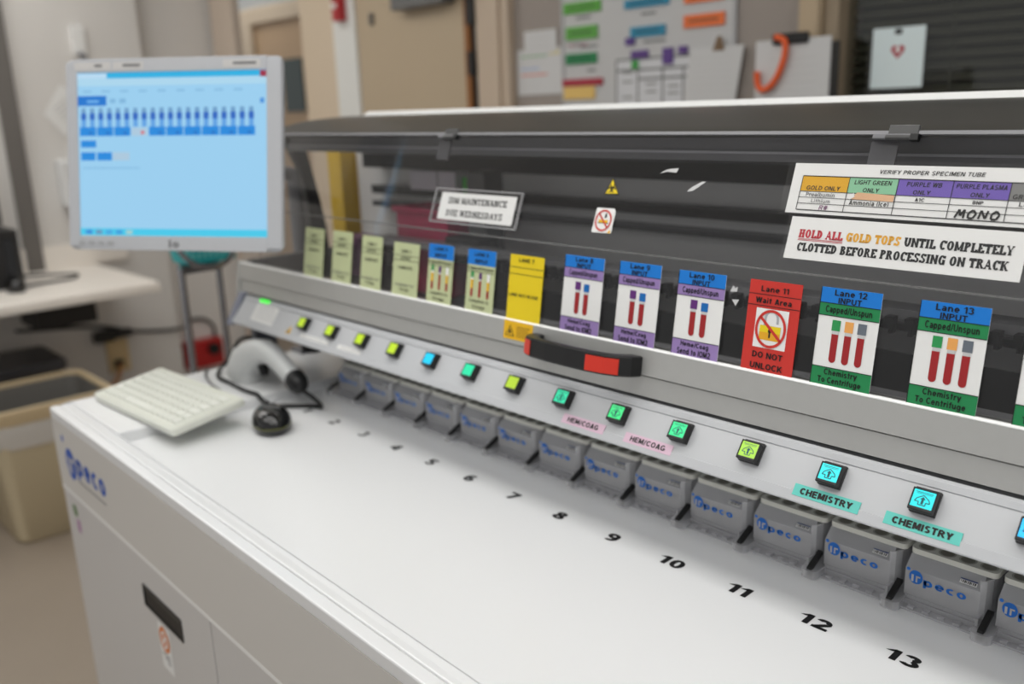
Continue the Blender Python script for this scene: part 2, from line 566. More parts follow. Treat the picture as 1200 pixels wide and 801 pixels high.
def slab_text(mb, runs, x0, x1, y0, y1, z, TH=TH, TN=TN):
    """runs = [(text, material)] set in one line between x0 and x1"""
    tot = sum(slab_width(t) for t, _ in runs)
    sx, sy = (x1 - x0) / tot, (y1 - y0)
    x = 0.0
    k = 0
    for t, m in runs:
        for c in t:
            prims, w = slab_glyph(c)
            X = lambda a: x0 + (x + a) * sx
            Y = lambda b: y0 + b * sy
            for q in prims:
                k += 1
                zz = z
                if q[0] == 'v':
                    mb.rect(X(q[1] - TH / 2), X(q[1] + TH / 2), Y(q[2]), Y(q[3]), zz, m)
                elif q[0] == 'h':
                    mb.rect(X(q[1]), X(q[2]), Y(q[3] - TN / 2), Y(q[3] + TN / 2), zz, m)
                elif q[0] == 's':
                    b = 0 if q[2] == 0 else 1 - SF
                    mb.rect(X(q[1] - q[3] / 2), X(q[1] + q[3] / 2), Y(b), Y(b + SF), zz, m)
                elif q[0] == 'd':
                    _, a, b, c2, d2, wd_ = q
                    mb.poly([(X(a - wd_ / 2), Y(b)), (X(a + wd_ / 2), Y(b)), (X(c2 + wd_ / 2), Y(d2)), (X(c2 - wd_ / 2), Y(d2))], zz, m)
                elif q[0] == 'a':
                    _, cx, cy, rx, ry, a0, a1 = q
                    vs, fs = [], []
                    n = 18
                    for i in range(n + 1):
                        a = math.radians(a0 + (a1 - a0) * i / n)
                        vs += [(X(cx + rx * math.cos(a)), Y(cy + ry * math.sin(a)), zz),
                               (X(cx + max(rx - TH, .05) * math.cos(a)), Y(cy + max(ry - TN, .05) * math.sin(a)), zz)]
                    for i in range(n):
                        fs.append((2 * i, 2 * i + 2, 2 * i + 3, 2 * i + 1))
                    mb.add(vs, fs, m)
            x += w + 0.06


# ------------------------------------------------------------------ the room
XL, YB, ZC, ZF = -34.0, 16.0, 20.0, -ZT
fl = MB()
fl.box((-60, -30, ZF - 0.5), (24, 40, ZF), mat('floor_vinyl', (160, 148, 134), 0.45, noise=0.05, nscale=6))
struct(fl.build('floor'))
ce = MB()
ce.box((-60, -24, ZC), (24, 40, ZC + 0.5), mat('ceiling_tile', (225, 224, 220), 0.9, noise=0.03, nscale=30))
struct(ce.build('ceiling'))
wl = MB()
wl.box((XL - 2, -30, ZF), (XL, YB, ZC), WALLM)
wl.box((XL - 2, -30, ZF), (-33.0, 11.3, ZC), WALLM)
struct(wl.build('wall_left'))
# back wall with a doorway and a window opening
wb = MB()
DX0, DX1 = -31.4, -23.5
WX0, WX1, WZ0, WZ1 = 3.3, 20.0, 3.0, 13.0
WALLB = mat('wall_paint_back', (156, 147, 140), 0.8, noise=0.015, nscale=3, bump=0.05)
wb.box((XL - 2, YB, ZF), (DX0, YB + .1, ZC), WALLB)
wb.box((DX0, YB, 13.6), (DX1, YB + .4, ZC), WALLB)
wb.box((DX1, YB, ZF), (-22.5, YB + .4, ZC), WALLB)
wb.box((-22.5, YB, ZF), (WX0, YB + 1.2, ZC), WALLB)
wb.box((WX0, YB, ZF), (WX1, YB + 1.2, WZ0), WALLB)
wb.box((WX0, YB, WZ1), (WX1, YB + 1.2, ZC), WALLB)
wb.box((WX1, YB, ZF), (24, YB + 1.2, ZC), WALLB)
struct(wb.build('wall_back'))
BEIGE = mat('beige_frame_paint', (214, 196, 172), 0.5)
tr = MB()
tr.box((-33.6, YB - 0.35, ZF), (-31.0, YB + .12, ZC), mat('pinkish_frame_paint', (206, 190, 174), 0.55))
struct(tr.build('trim_1', bevel=0.06))
tr = MB()
tr.box((-24.1, YB - 0.35, ZF), (-20.9, YB + .42, ZC), BEIGE)
struct(tr.build('trim_2', bevel=0.06))
tr = MB()
tr.box((-21.0, YB - 0.5, ZF), (-19.2, YB, ZC), mat('white_wall_strip', (226, 226, 222), 0.6))
struct(tr.build('trim_3', bevel=0.04))
# corridor seen through the doorway
wc = MB()
wc.box((-60, 26.4, ZF), (-14, 27.4, ZC), mat('corridor_paint', (178, 180, 180), 0.8, noise=0.01, nscale=3))
struct(wc.build('wall_corridor'))
d2 = MB()
d2.box((-48.3, 26.2, ZF), (-40.6, 26.4, 12.4), mat('pale_wood', (196, 166, 132), 0.45, noise=0.04, nscale=4))
do2 = struct(d2.build('door_2'))
g = MB()
g.box((-44.6, 26.12, 5.9), (-41.8, 26.22, 9.6), mat('dark_green_glass', (60, 74, 72), 0.1))
g.build('door_window', do2)
f2 = MB()
f2.box((-50.2, 25.9, ZF), (-48.3, 26.4, 13.4), BEIGE)
f2.box((-40.6, 25.9, ZF), (-39.0, 26.4, 13.4), BEIGE)
f2.box((-48.3, 25.9, 12.3), (-40.6, 26.4, 13.4), BEIGE)
struct(f2.build('trim_4', bevel=0.05))
# wooden door
WOOD = mat('birch_veneer', (186, 168, 142), 0.42, noise=0.035, nscale=3)
d1 = MB()
d1.box((-19.1, YB - 0.45, ZF + 0.1), (-11.75, YB - 0.02, 14.0), WOOD)
do1 = struct(d1.build('door_1', bevel=0.03))
c = MB()
c.box((-15.6, YB - 1.1, 9.75), (-12.2, YB - 0.45, 10.6), mat('closer_grey', (112, 112, 112), 0.4, 0.4))
c.box((-12.6, YB - 0.95, 9.95), (-11.6, YB - 0.7, 10.2), MATS['closer_grey'])
c.build('door_closer', do1, bevel=0.05)
e = MB()
e.box((-11.75, YB - 0.42, ZF + 0.1), (-11.5, YB - 0.05, 14.0), mat('door_edge_brown', (150, 98, 52), 0.5))
e.build('door_edge', do1)
h = MB()
h.box((-11.55, YB - 0.5, 8.9), (-11.1, YB - 0.3, 9.9), BLACK)
h.box((-11.55, YB - 0.5, 7.0), (-11.2, YB - 0.3, 7.9), BLACK)
h.build('hinge', do1)
hk = MB()
hk.box((-17.9, YB - 0.6, 9.4), (-17.75, YB - 0.45, 9.9), mat('closer_grey', (112, 112, 112)))
hk.build('hook', do1)
gap = MB()
gap.box((-11.45, YB - 0.3, ZF), (-11.05, YB - 0.01, 14.0), BLACK)  # black strip stands in for the shaded gap beside the door
struct(gap.build('door_gap_dark'))
tr = MB()
tr.box((-11.1, YB - 0.4, ZF), (-9.3, YB, 14.6), mat('tan_frame_paint', (196, 178, 158), 0.5))
tr.box((-10.1, YB - 0.55, ZF), (-9.7, YB, 14.6), mat('tan_frame_paint', (196, 178, 158), 0.5))
struct(tr.build('trim_6', bevel=0.05))
# window with blinds
fr = MB()
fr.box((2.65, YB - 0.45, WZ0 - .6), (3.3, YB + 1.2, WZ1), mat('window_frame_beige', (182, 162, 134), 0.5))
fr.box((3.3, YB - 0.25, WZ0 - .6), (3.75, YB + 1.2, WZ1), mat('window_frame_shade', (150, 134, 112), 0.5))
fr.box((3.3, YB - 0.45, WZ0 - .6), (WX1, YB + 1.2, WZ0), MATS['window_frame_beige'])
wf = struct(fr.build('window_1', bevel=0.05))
pn = MB()
pn.box((3.7, YB + 0.3, WZ0), (WX1, YB + 0.36, WZ1), clear('window_glass', (0.9, 0.92, 0.92), 0.02))
pn.build('pane', wf)
wr = MB()
wr.box((2.9, YB + 1.2, WZ0 - 6), (3.3, YB + 4, ZC), mat('dark_room_paint', (74, 70, 62), 0.8))  # unseen side return, added to keep corridor light off the slats
wr.box((3.3, YB + 3.6, WZ0 - 6), (24, YB + 4, ZC), mat('dark_room_paint', (74, 70, 62), 0.8))
struct(wr.build('wall_beyond_window'))
bl = MB()
SLAT = mat('blind_slat', (72, 69, 58), 0.9, spec=0.1)
for k in range(34):
    z = WZ0 + 0.15 + k * 0.29
    bl.add([(3.8, YB + .60, z), (WX1, YB + .60, z), (WX1, YB + .84, z + .25), (3.8, YB + .84, z + .25),
            (3.8, YB + .62, z - .015), (WX1, YB + .62, z - .015), (WX1, YB + .86, z + .235), (3.8, YB + .86, z + .235)],
           [(0, 1, 2, 3), (7, 6, 5, 4), (0, 4, 5, 1), (1, 5, 6, 2), (2, 6, 7, 3), (3, 7, 4, 0)], SLAT)
for x in (6.5, 13.0):
    bl.box((x, YB + .58, WZ0), (x + .04, YB + .6, WZ1), SLAT)
bo = bl.build('window_blind')
tag(bo, 'dark horizontal slat blind behind the window glass at upper right', 'blind')
# window paper with a heart
F = wallframe(YB + 0.29)
p = MB(F)
p.box((4.52, 5.9, 0), (5.93, 7.46, 0.02), mat('pale_blue_paper', (226, 240, 242), 0.5))
HE = ink('heart', (176, 44, 62))
pts = []
for k in range(32):
    t = 2 * math.pi * k / 32
    pts.append((5.23 + 0.0115 * 16 * math.sin(t) ** 3, 6.85 + 0.0125 * (13 * math.cos(t) - 5 * math.cos(2 * t) - 2 * math.cos(3 * t) - math.cos(4 * t))))
p.poly(pts, 0.025, HE)
p.disc(5.23, 6.88, 0.03, 0.07, PAPER, 12)
p.rect(5.12, 5.32, 7.28, 7.42, 0.03, INK)
tag(p.build('paper_notice'), 'pale sheet with a red heart taped on the dark window', 'notice')

# ceiling lamps, with added fill panels out of view
for i, (x, y) in enumerate(LAMPS):
    t = thing('ceiling_and_fill_light', (x, y, ZC - 0.15), 'white fluorescent ceiling panel above the room, unseen, some added as fill', 'ceiling light', 'fluorescent ceiling panels')
    b = MB()
    b.box((x - 7.2, y - 3.6, ZC - 0.12), (x + 7.2, y - 3.2, ZC), WHITE)
    b.box((x - 7.2, y + 3.2, ZC - 0.12), (x + 7.2, y + 3.6, ZC), WHITE)
    b.box((x - 7.2, y - 3.2, ZC - 0.12), (x - 6.8, y + 3.2, ZC), WHITE)
    b.box((x + 6.8, y - 3.2, ZC - 0.12), (x + 7.2, y + 3.2, ZC), WHITE)
    b.build('frame', t)
    d = MB()
    d.box((x - 6.8, y - 3.2, ZC - 0.08), (x + 6.8, y + 3.2, ZC - 0.02), mat('lamp_diffuser', (252, 251, 248), 0.6, emit=LAMP_STRENGTH))
    d.build('diffuser', t)

# counter along the left wall
CT = mat('cream_laminate', (244, 238, 230), 0.4)
ct = thing('counter', (-24.4, 0, ZF), 'cream laminate counter along the left wall', 'counter')
b = MB()
b.box((-32.98, -20, -1.95), (-24.4, 7.3, -1.5), CT)
b.build('countertop', ct, bevel=0.08)
b = MB()
b.box((-32.98, -20, -1.5), (-32.7, 9.0, -0.35), CT)
b.build('backsplash', ct, bevel=0.04)
b = MB()
b.prism([(-32.9, -1.95), (-26.5, -1.95), (-32.9, -5.0)], -12.0, -11.7, CT, 1)
b.build('support_bracket', ct)
tr = MB()  # plain dark grey upright strip against the left wall
tr.box((-33.0, 4.0, -1.5), (-32.6, 4.8, ZC), mat('dark_grey_strip', (112, 108, 104), 0.6))
struct(tr.build('dark_wall_strip'))

# ------------------------------------------------------------------ the sorting machine
X0, X1 = -2.72, 19.5
mc = thing('specimen_sorter', (8, 0, ZF), 'long white lab machine with numbered lanes, lit buttons and a smoked clear hood', 'laboratory machine')

b = MB()
b.prism([(X0 + .03, -3.6), (X1, -4.04), (X1, 4.6), (X0 + .03, 4.6)], -10.2, -0.05, FRONT)
b.box((X0 + .4, -3.2, -10.6), (X1 - .3, 4.2, -10.2), BLACK)
b.build('cabinet', mc)
# fascia with the maker's mark
FX = lambda x, z, n: (x, -3.66 - .02 * (x + 2.6) - n, z)
b = MB(FX)
b.box((X0, -1.47, 0), (X1, 0.0, 0.06), FASCIA)
cx, cz = -1.80, -0.78
LZ = 0.064
b.disc(cx, cz, LZ, 0.30, NAVY, 28, 0.33)
b.disc(cx - .33, cz + .46, LZ, 0.07, NAVY, 14, 0.08)
b.rect(cx - .19, cx - .10, cz - .2, cz + .14, LZ + .004, FASCIA)
b.rect(cx - .02, cx + .07, cz - .2, cz + .14, LZ + .004, FASCIA)
b.rect(cx - .02, cx + .22, cz + .06, cz + .14, LZ + .004, FASCIA)
b.text('peco', -1.42, 0.24, -.99, -.55, LZ, NAVY, 0.05)
b.rect(-1.45, 0.14, -1.05, -1.02, LZ, GREYTXT)
b.build('fascia', mc)
b = MB(FX)
b.box((X0, -1.53, 0.0), (X1, -1.46, 0.062), mat('seam_light', (240, 240, 238), 0.4))
b.build('seam_trim', mc)
for k, (a, c2) in enumerate(((X0, 4.355), (4.395, 11.2), (11.24, X1))):
    b = MB(FX)
    b.box((a, -10.0, 0), (c2, -1.535, 0.05), FRONT)
    dr = b.build('door', mc, bevel=0.012)
    hx = 2.31 if k == 0 else a + 2.0
    b = MB(FX)
    b.box((hx - .80, -2.48, .03), (hx + .80, -2.10, .052), BLACK)
    b.add([(hx - .78, -2.46, .054), (hx + .78, -2.46, .054), (hx + .78, -2.2, .053), (hx - .78, -2.2, .053)], [(0, 1, 2, 3)], mat('handle_pull_black', (10, 10, 10), 0.5))
    b.strip([(hx - .79, -2.46), (hx + .79, -2.46), (hx + .79, -2.12), (hx - .79, -2.12)], [(hx - .83, -2.5), (hx + .83, -2.5), (hx + .83, -2.08), (hx - .83, -2.08)], .05, .07, BLACK, 2, True)
    hn = b.build('recessed_handle', dr)
    if k == 0:
        b = MB(FX)
        b.rect(1.96, 2.46, -3.5, -2.6, .055, PAPER)
        b.disc(2.20, -2.88, .058, .22, ORANGE, 24, .25)
        b.ring(2.20, -2.88, .061, .13, .17, .045, PAPER)
        b.seg(2.12, -2.98, 2.29, -2.77, .05, .061, PAPER)
        for i in range(3):
            b.rect(2.02 + .1 * i, 2.36, -3.2 - .07 * i, -3.17 - .07 * i, .058, GREYTXT)
        st = b.build('sticker', dr)
        st['label'] = 'white sticker with an orange round symbol'
        b = MB(FX)
        b.poly([(-2.26, -1.78), (-2.04, -1.76), (-1.96, -1.92), (-2.06, -2.02), (-2.22, -1.98)], .055, ink('leaf_green', (96, 130, 78)))
        b.rect(-2.12, -1.90, -2.34, -2.06, .055, ink('mauve', (176, 132, 172)))
        b.build('sticker', dr)

# worktop: rim, left ledge and the recessed lane bed with printed numbers
b = MB()
ZR = 0.20
yo = lambda x, d: -3.72 - .02 * (x + 2.6) + d
for d0, d1 in ((0, .185), (.195, .43)):
    b.prism([(X0, yo(X0, d0)), (X1, yo(X1, d0)), (X1, yo(X1, d1)), (X0, yo(X0, d1))], 0.0, ZR, WORKTOP)
b.prism([(X0, yo(X0, .43)), (0.0, yo(0, .43)), (0.0, 4.5), (X0, 4.5)], -0.02, ZR, WORKTOP)
b.prism([(X0 + .05, yo(X0, .1)), (X1, yo(X1, .1)), (X1, 4.5), (X0 + .05, 4.5)], -0.06, 0.0, WORKTOP)
for i in range(1, 17):
    b.textc(str(i), i + .02, -0.105, 0.105, 0.004, INK, 0.06, 1.3)
b.build('worktop', mc, bevel=0.025)

# bay behind the trays
b = MB()
b.box((-1.7, 2.6, 0.0), (X1, 2.75, 1.45), mat('bay_grey', (150, 150, 152), 0.5))
b.build('bay_back_panel', mc)
b = MB()
b.tube([(.12, .8, 1.5), (.12, .8, .98), (.12, .8, .92)], [.26, .26, .2], RUBBER, 20)
b.build('bay_knob', mc)

# tilted control panel
b = MB()
n = -0.03
prof = []
for s_, n_ in ((-.385, -.12), (-.405, -.03), (-.395, 0.0), (-.285, 0.012), (-.275, 0.0), (.155, 0.0), (.158, -.012), (.166, -.012), (.169, 0.004), (.24, .012), (.285, -.02), (.30, -.08)):
    q = PAN(0, s_, n_)
    prof.append((q[1], q[2]))
prof += [(1.1, 1.93), (2.6, 1.93), (2.6, 1.45), (0.25, 1.45)]
b.prism(prof, -1.70, X1, PANELW, 0)
b.build('control_panel', mc)
b = MB()
pr2 = [(-.14, 1.36), (.02, 1.36), (.06, 1.46), (.36, 1.9), (.36, 2.02), (.24, 2.02)]
b.prism(pr2, -1.95, -1.70, mat('slate_cap', (128, 132, 148), 0.35), 0)
b.prism([(0.0, 1.4), (1.0, 1.4), (1.0, 1.9), (0.36, 1.9)], -1.95, -1.70, mat('slate_shade', (88, 90, 96), 0.4), 0)
b.box((-1.95, .42, 0.2), (-1.72, .95, 1.42), MATS['slate_shade'])
b.build('panel_end_bracket', mc, bevel=0.03)
b = MB(PAN)
b.box((-1.02, 0.20, -.02), (-.62, .27, .02), mat('green_led', (60, 220, 60), 0.3, emit=1.2))
b.build('indicator_light', mc)


def panel_part(name, fn, label=None):
    m_ = MB(PAN)
    fn(m_)
    o = m_.build(name, mc)
    if label:
        o['label'] = label
    return o


def wl_fn(m_):
    m_.poly([(-1.06, .175), (-.14, .165), (-.12, -.235), (-1.04, -.225)], .004, PAPER)
    for i in range(4):
        m_.rect(-.95, -.25 + .04 * i, .10 - .085 * i, .125 - .085 * i, .007, LGREY)


panel_part('rating_label', wl_fn, 'white printed label at left end of panel')


def wt_fn(m_):
    m_.poly([(.46, -.31), (.66, -.305), (.60, -.10)], .004, AMBER)
    m_.poly([(.53, -.27), (.60, -.27), (.58, -.18)], .007, INK)


panel_part('warning_sticker', wt_fn, 'small yellow warning triangle')
for a, c2, e_ in ((1.02, 2.05, .03), (2.36, 3.12, .02)):
    def st_fn(m_, a=a, c2=c2):
        m_.rect(a, c2, -.275, -.19, .004, PAPER)
        m_.rect(a + .1, c2 - .2, -.245, -.225, .007, LGREY)
    panel_part('label_strip', st_fn, 'white label strip under green buttons')
for a, t_, cl, tw in ((8.14, 'HEM/COAG', PINK, .56), (9.25, 'HEM/COAG', PINK, .56), (11.68, 'CHEMISTRY', TEAL, .60), (12.71, 'CHEMISTRY', TEAL, .60)):
    def tp_fn(m_, a=a, t_=t_, cl=cl, tw=tw):
        m_.box((a, -.335, .003), (a + .76, -.20, .012), cl)
        m_.textc(t_, a + .38, -.305, -.233, .016, INK, 0.075 if cl is TEAL else .045, tw / (sans_ratio(t_) * .072))
    panel_part('label_strip', tp_fn, ('teal' if cl is TEAL else 'pink') + ' label strip reading ' + t_)

BTN = {1: (172, 200, 40), 2: (172, 200, 40), 3: (172, 200, 40), 4: (172, 200, 40), 5: (30, 186, 226), 6: (40, 200, 150), 7: (160, 190, 50), 8: (40, 208, 160),
       9: (40, 208, 120), 10: (30, 204, 130), 11: (150, 196, 60), 12: (40, 208, 214), 13: (30, 206, 214), 14: (0, 176, 240), 15: (40, 208, 214), 16: (40, 208, 214)}
ICON = ink('icon', (20, 90, 96))
for i in range(1, 17):
    x = i + .05
    m_ = MB(PAN)
    m_.box((x - .128, -.14, 0.0), (x + .128, .128, .05), BLACK)
    m_.strip([(x - .108, -.098), (x + .108, -.098), (x + .108, .083), (x - .108, .083)], [(x - .122, -.135), (x + .122, -.135), (x + .122, .1), (x - .122, .1)], .05, .128, BLACK, 2, True)
    bo = m_.build('push_button', mc, bevel=0.008)
    m_ = MB(PAN)
    m_.box((x - .107, -.097, .05), (x + .107, .082, .12), mat('button_lens_%d_%d_%d' % BTN[i], BTN[i], 0.25, emit=0.55))
    if i >= 8:
        z = .1215
        cyi = -.02
        out = [(-.075, -.02), (-.06, .012), (0, .052), (.06, .012), (.075, -.02), (.035, -.02), (.035, -.052), (-.035, -.052), (-.035, -.02)]
        for k in range(len(out)):
            p0, p1 = out[k], out[(k + 1) % len(out)]
            m_.seg(x + p0[0], cyi + p0[1], x + p1[0], cyi + p1[1], .009, z, ICON)
        m_.poly([(x - .028, cyi + .008), (x + .028, cyi + .008), (x, cyi + .036)], z, ICON)
        m_.rect(x - .012, x + .012, cyi - .042, cyi + .01, z, ICON)
        m_.rect(x - .085, x + .085, .058, .063, z, ICON)
        m_.rect(x - .075, x + .08, .045, .049, z, ICON)
    m_.build('button_lens', bo)

# aluminium rail at the foot of the flap
b = MB()
prof = [(LOW(0, s_, n_)[1], LOW(0, s_, n_)[2]) for s_, n_ in ((-.655, -.1), (-.65, 0.0), (-.385, 0.006), (-.381, -0.03), (-.368, -0.03), (-.364, 0.04), (-.03, 0.04), (-.012, 0.028), (0.0, -.01), (-.012, -.30), (-.655, -.30))]
b.prism(prof, -2.0, X1, ALU, 0)
b.build('cover_rail', mc)
b = MB()
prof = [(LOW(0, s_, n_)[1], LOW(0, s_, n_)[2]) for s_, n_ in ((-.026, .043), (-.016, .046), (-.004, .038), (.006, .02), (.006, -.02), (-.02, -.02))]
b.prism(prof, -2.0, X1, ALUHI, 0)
b.build('rail_lip', mc)
b = MB(LOW)
b.box((-2.12, -.72, -.32), (-2.0, .03, .05), mat('end_cap_grey', (186, 186, 182), 0.4))
b.build('rail_end_cap', mc, bevel=0.03)
# dark carcass between panel and rail, inner deck and rear
b = MB()
b.box((-1.9, .52, 1.95), (X1, 4.4, 2.12), DARKER)
b.build('inner_deck', mc)
b = MB()
b.box((-2.7, 4.1, 0.19), (X1, 4.4, 5.64), mat('rear_grey', (236, 236, 235), 0.5))
b.build('rear_panel', mc)
for z0, z1, y in ((4.5, 4.82, 3.6), (3.88, 4.06, 3.8), (3.58, 3.69, 3.8), (2.62, 2.75, 3.4)):
    b = MB()
    b.box((-1.7, y, z0), (X1, 4.1, z1), DARKER)
    b.box((-1.7, y - .02, z1 - .02), (X1, y + .06, z1 + .012), mat('rail_edge', (70, 70, 72), 0.3))
    b.build('guide_rail', mc)
b = MB()
b.box((-1.85, 1.75, 4.98), (X1, 2.3, 5.34), MIDGREY)
b.box((-1.85, 1.7, 5.08), (X1, 1.76, 5.11), mat('beam_light', (190, 190, 196), 0.3))
b.build('light_beam', mc)
b = MB()
b.box((1.0, 1.9, 3.16), (X1, 2.3, 3.28), mat('peg_rail_grey', (140, 140, 142), 0.35))
for k in range(62):
    x = 5.0 + k * .235
    b.box((x, 1.78, 3.0), (x + .05, 1.9, 3.2), BLACK)
    b.box((x - .02, 1.7, 3.16), (x + .08, 1.84, 3.22), BLACK)
b.build('peg_rail', mc)
for xs in (3.2,):
    b = MB()
    b.box((xs, 2.6, 2.12), (xs + .5, 3.1, 4.6), DARK)
    b.box((xs - .25, 2.2, 2.9), (xs + .75, 2.7, 3.4), DARKER)
    b.tube([(xs + .25, 2.2, 3.15), (xs + .25, 1.9, 3.15)], .16, MIDGREY, 14)
    b.build('carriage_column', mc, bevel=0.03)
b = MB()
b.box((4.2, 1.0, 2.12), (X1, 1.8, 2.3), mat('tray_grey', (140, 140, 142), 0.35))
b.box((4.2, 1.0, 2.3), (X1, 1.06, 2.42), MATS['tray_grey'])
b.build('transport_track', mc)

# smoked flap in two facets, clear end, hood
pb = [LOW(0, .02, -.03), LOW(0, 1.195, -.03), UPP(0, .0, -.01), UPP(0, 1.62, -.01)]
pf = [LOW(0, .02, .006), LOW(0, 1.19, .006), UPP(0, .01, .008), UPP(0, 1.62, .008)]
b = MB()
b.strip([(q[1], q[2]) for q in pb], [(q[1], q[2]) for q in pf], -1.98, X1, SMOKE, 0)
b.build('clear_flap', mc)
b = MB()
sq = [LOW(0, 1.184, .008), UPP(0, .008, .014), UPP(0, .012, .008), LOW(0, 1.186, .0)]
b.prism([(q[1], q[2]) for q in sq], -1.98, X1, mat('bend_highlight_grey', (120, 120, 120), 0.25), 0)  # pale line painted along the bend in place of its reflection
b.build('bend_highlight', mc)
b = MB()
cyz = [UPP(0, 1.60, .026), UPP(0, 1.64, .026), UPP(0, 1.64, -.02), UPP(0, 1.60, -.02)]
b.prism([(q[1], q[2]) for q in cyz], -1.98, X1, mat('flap_edge', (150, 150, 153), 0.12), 0)  # grey lifted to carry the light reflected along this edge
b.build('flap_edge', mc)
b = MB()
hp = [(1.19, 5.375), (1.3, 5.41), (1.5, 5.45), (1.85, 5.515), (2.15, 5.575), (2.5, 5.62), (3.0, 5.655), (3.5, 5.67), (4.25, 5.672)]
hp2 = [(y, z - .07) for y, z in hp]
b.strip(hp2, hp, -1.98, X1, HOODM, 0)
b.build('hood', mc, smooth=True)
b = MB()
b.prism([(3.72, 5.675), (3.9, 5.757), (4.3, 5.757), (4.3, 5.6), (3.72, 5.6)], -1.75, X1, mat('hood_trim_white', (240, 241, 240), 0.4), 0)
b.build('hood_trim', mc)
# curved dark side arm at the left end
b = MB()
ao = [(1.45, 5.3), (1.74, 5.05), (1.97, 4.53), (2.07, 3.85), (2.1, 3.26), (2.1, 2.1)]
ai = [(1.95, 5.42), (2.12, 5.08), (2.25, 4.51), (2.4, 3.82), (2.5, 3.21), (2.55, 2.1)]
b.strip(ao, ai, -1.95, -1.75, BLACK, 0)
b.box((-1.95, .55, 2.1), (-1.75, 4.2, 2.7), DARK)
b.build('side_arm', mc)
for x in (4.55, 12.05):
    b = MB(UPP)
    b.box((x - .28, 1.545, .0), (x + .22, 1.60, .05), MIDGREY)
    b.box((x - .12, 1.58, .0), (x + .2, 1.70, .04), mat('hinge_grey', (84, 84, 84), 0.35, 0.3))
    b.tube([(x - .14, 1.565, .03), (x + .14, 1.565, .03)], .03, mat('hinge_grey', (110, 110, 110)), 12)
    b.box((x + .13, 1.52, .0), (x + .22, 1.60, .07), BLACK)
    b.build('hinge', mc, bevel=0.01)
    b = MB(UPP)
    b.box((x - .32, 1.2, -.08), (x - .02, 1.54, -.05), mat('hinge_plate', (80, 80, 84), 0.3))
    b.build('hinge_plate', mc)

# carry handle on the rail: x / s / n with s the height
HN = lambda x, n, s: LOW(x, s, n)
outer = [(7.22, .03), (7.27, .22), (7.38, .38), (7.58, .48), (7.9, .52), (8.3, .53), (8.66, .52), (8.92, .47), (9.1, .37), (9.2, .22), (9.24, .03)]
inner = [(7.42, .03), (7.45, .16), (7.52, .26), (7.66, .34), (7.92, .37), (8.3, .38), (8.62, .37), (8.82, .33), (8.93, .26), (9.0, .16), (9.03, .03)]
b = MB(HN)
b.strip(inner, outer, -.40, -.12, BLACK, 2)
hd = b.build('grip_handle', mc, bevel=0.025)
for sel, nm in (((2, 3), 'l'), ((6, 7, 8), 'r')):
    b = MB(HN)
    o_ = [outer[k] for k in sel]
    cxm = 8.25
    o1 = [(a + (a - cxm) * .006, n_ + .012) for a, n_ in o_]
    o0 = [(a, n_ - .03) for a, n_ in o_]
    b.strip(o0, o1, -.372, -.165, RED, 2)
    r_ = b.build('grip_insert', hd)
    r_['label'] = 'red insert on black handle'

# stickers on the flap and rail
m_ = MB(LOW)
m_.box((6.56, -.30, .042), (7.18, -.02, .046), AMBER)
m_.poly([(6.60, -.25), (6.80, -.25), (6.70, -.08)], .049, INK)
m_.poly([(6.625, -.238), (6.775, -.238), (6.70, -.105)], .051, AMBER)
m_.disc(6.70, -.19, .053, .028, INK, 10)
m_.rect(6.69, 6.71, -.19, -.14, .053, INK)
for k in range(5):
    m_.rect(6.84, 7.12 - .03 * (k % 2), -.105 - .035 * k, -.092 - .035 * k, .049, ink('brownish', (150, 110, 10)))
m_.build('warning_sticker', mc)['label'] = 'yellow warning sticker on rail beside handle'
m_ = MB(UPP)
m_.poly([(8.15, .755), (8.42, .765), (8.25, 1.01)], .016, INK)
m_.poly([(8.18, .775), (8.395, .783), (8.258, .975)], .019, YEL)
for a in (90, 210, 330):
    ox, oy = 8.277 + .036 * math.cos(math.radians(a)), .85 + .036 * math.sin(math.radians(a))
    m_.ring(ox, oy, .022, .038, .038, .015, INK, 18, a + 40 - 180 + 180, a + 320 + 0)
m_.ring(8.277, .85, .022, .03, .03, .01, INK, 18)
m_.build('biohazard_sticker', mc)['label'] = 'yellow biohazard triangle sticker on flap'
m_ = MB(UPP)
m_.poly([(8.08, .227), (8.43, .232), (8.43, .54), (8.40, .575), (8.085, .573)], .016, PAPER)
m_.rect(8.17, 8.33, .37, .41, .019, AMBER)
m_.rect(8.15, 8.35, .36, .37, .0195, INK)
m_.poly([(8.26, .43), (8.30, .45), (8.29, .51), (8.265, .49)], .019, INK)
m_.ring(8.25, .40, .022, .145, .15, .024, REDP)
m_.seg(8.15, .50, 8.35, .295, .024, .022, REDP)
m_.poly([(8.36, .235), (8.42, .235), (8.40, .285)], .02, AMBER)
m_.build('prohibition_sticker', mc)['label'] = 'white sticker with red prohibition circle'
# torn scraps of tape
TAPE = mat('tape_scrap', (206, 206, 206), 0.4)
for nm, fr_, pts in (('tape_scrap', UPP, [(9.02, 1.08), (9.13, 1.11), (9.28, 1.10), (9.30, 1.16), (9.18, 1.15), (9.10, 1.13)]),
                     ('tape_scrap', UPP, [(9.50, .86), (9.60, .88), (9.76, 1.0), (9.70, 1.0), (9.56, .92)]),
                     ('tape_scrap', LOW, [(10.40, .88), (10.50, .89), (10.50, .95), (10.47, .93), (10.44, .96)]),
                     ('tape_scrap', LOW, [(10.44, .79), (10.50, .72), (10.54, .80)])):
    m_ = MB(fr_)
    m_.poly(pts, .016 if fr_ is UPP else .01, TAPE)
    m_.build(nm, mc)


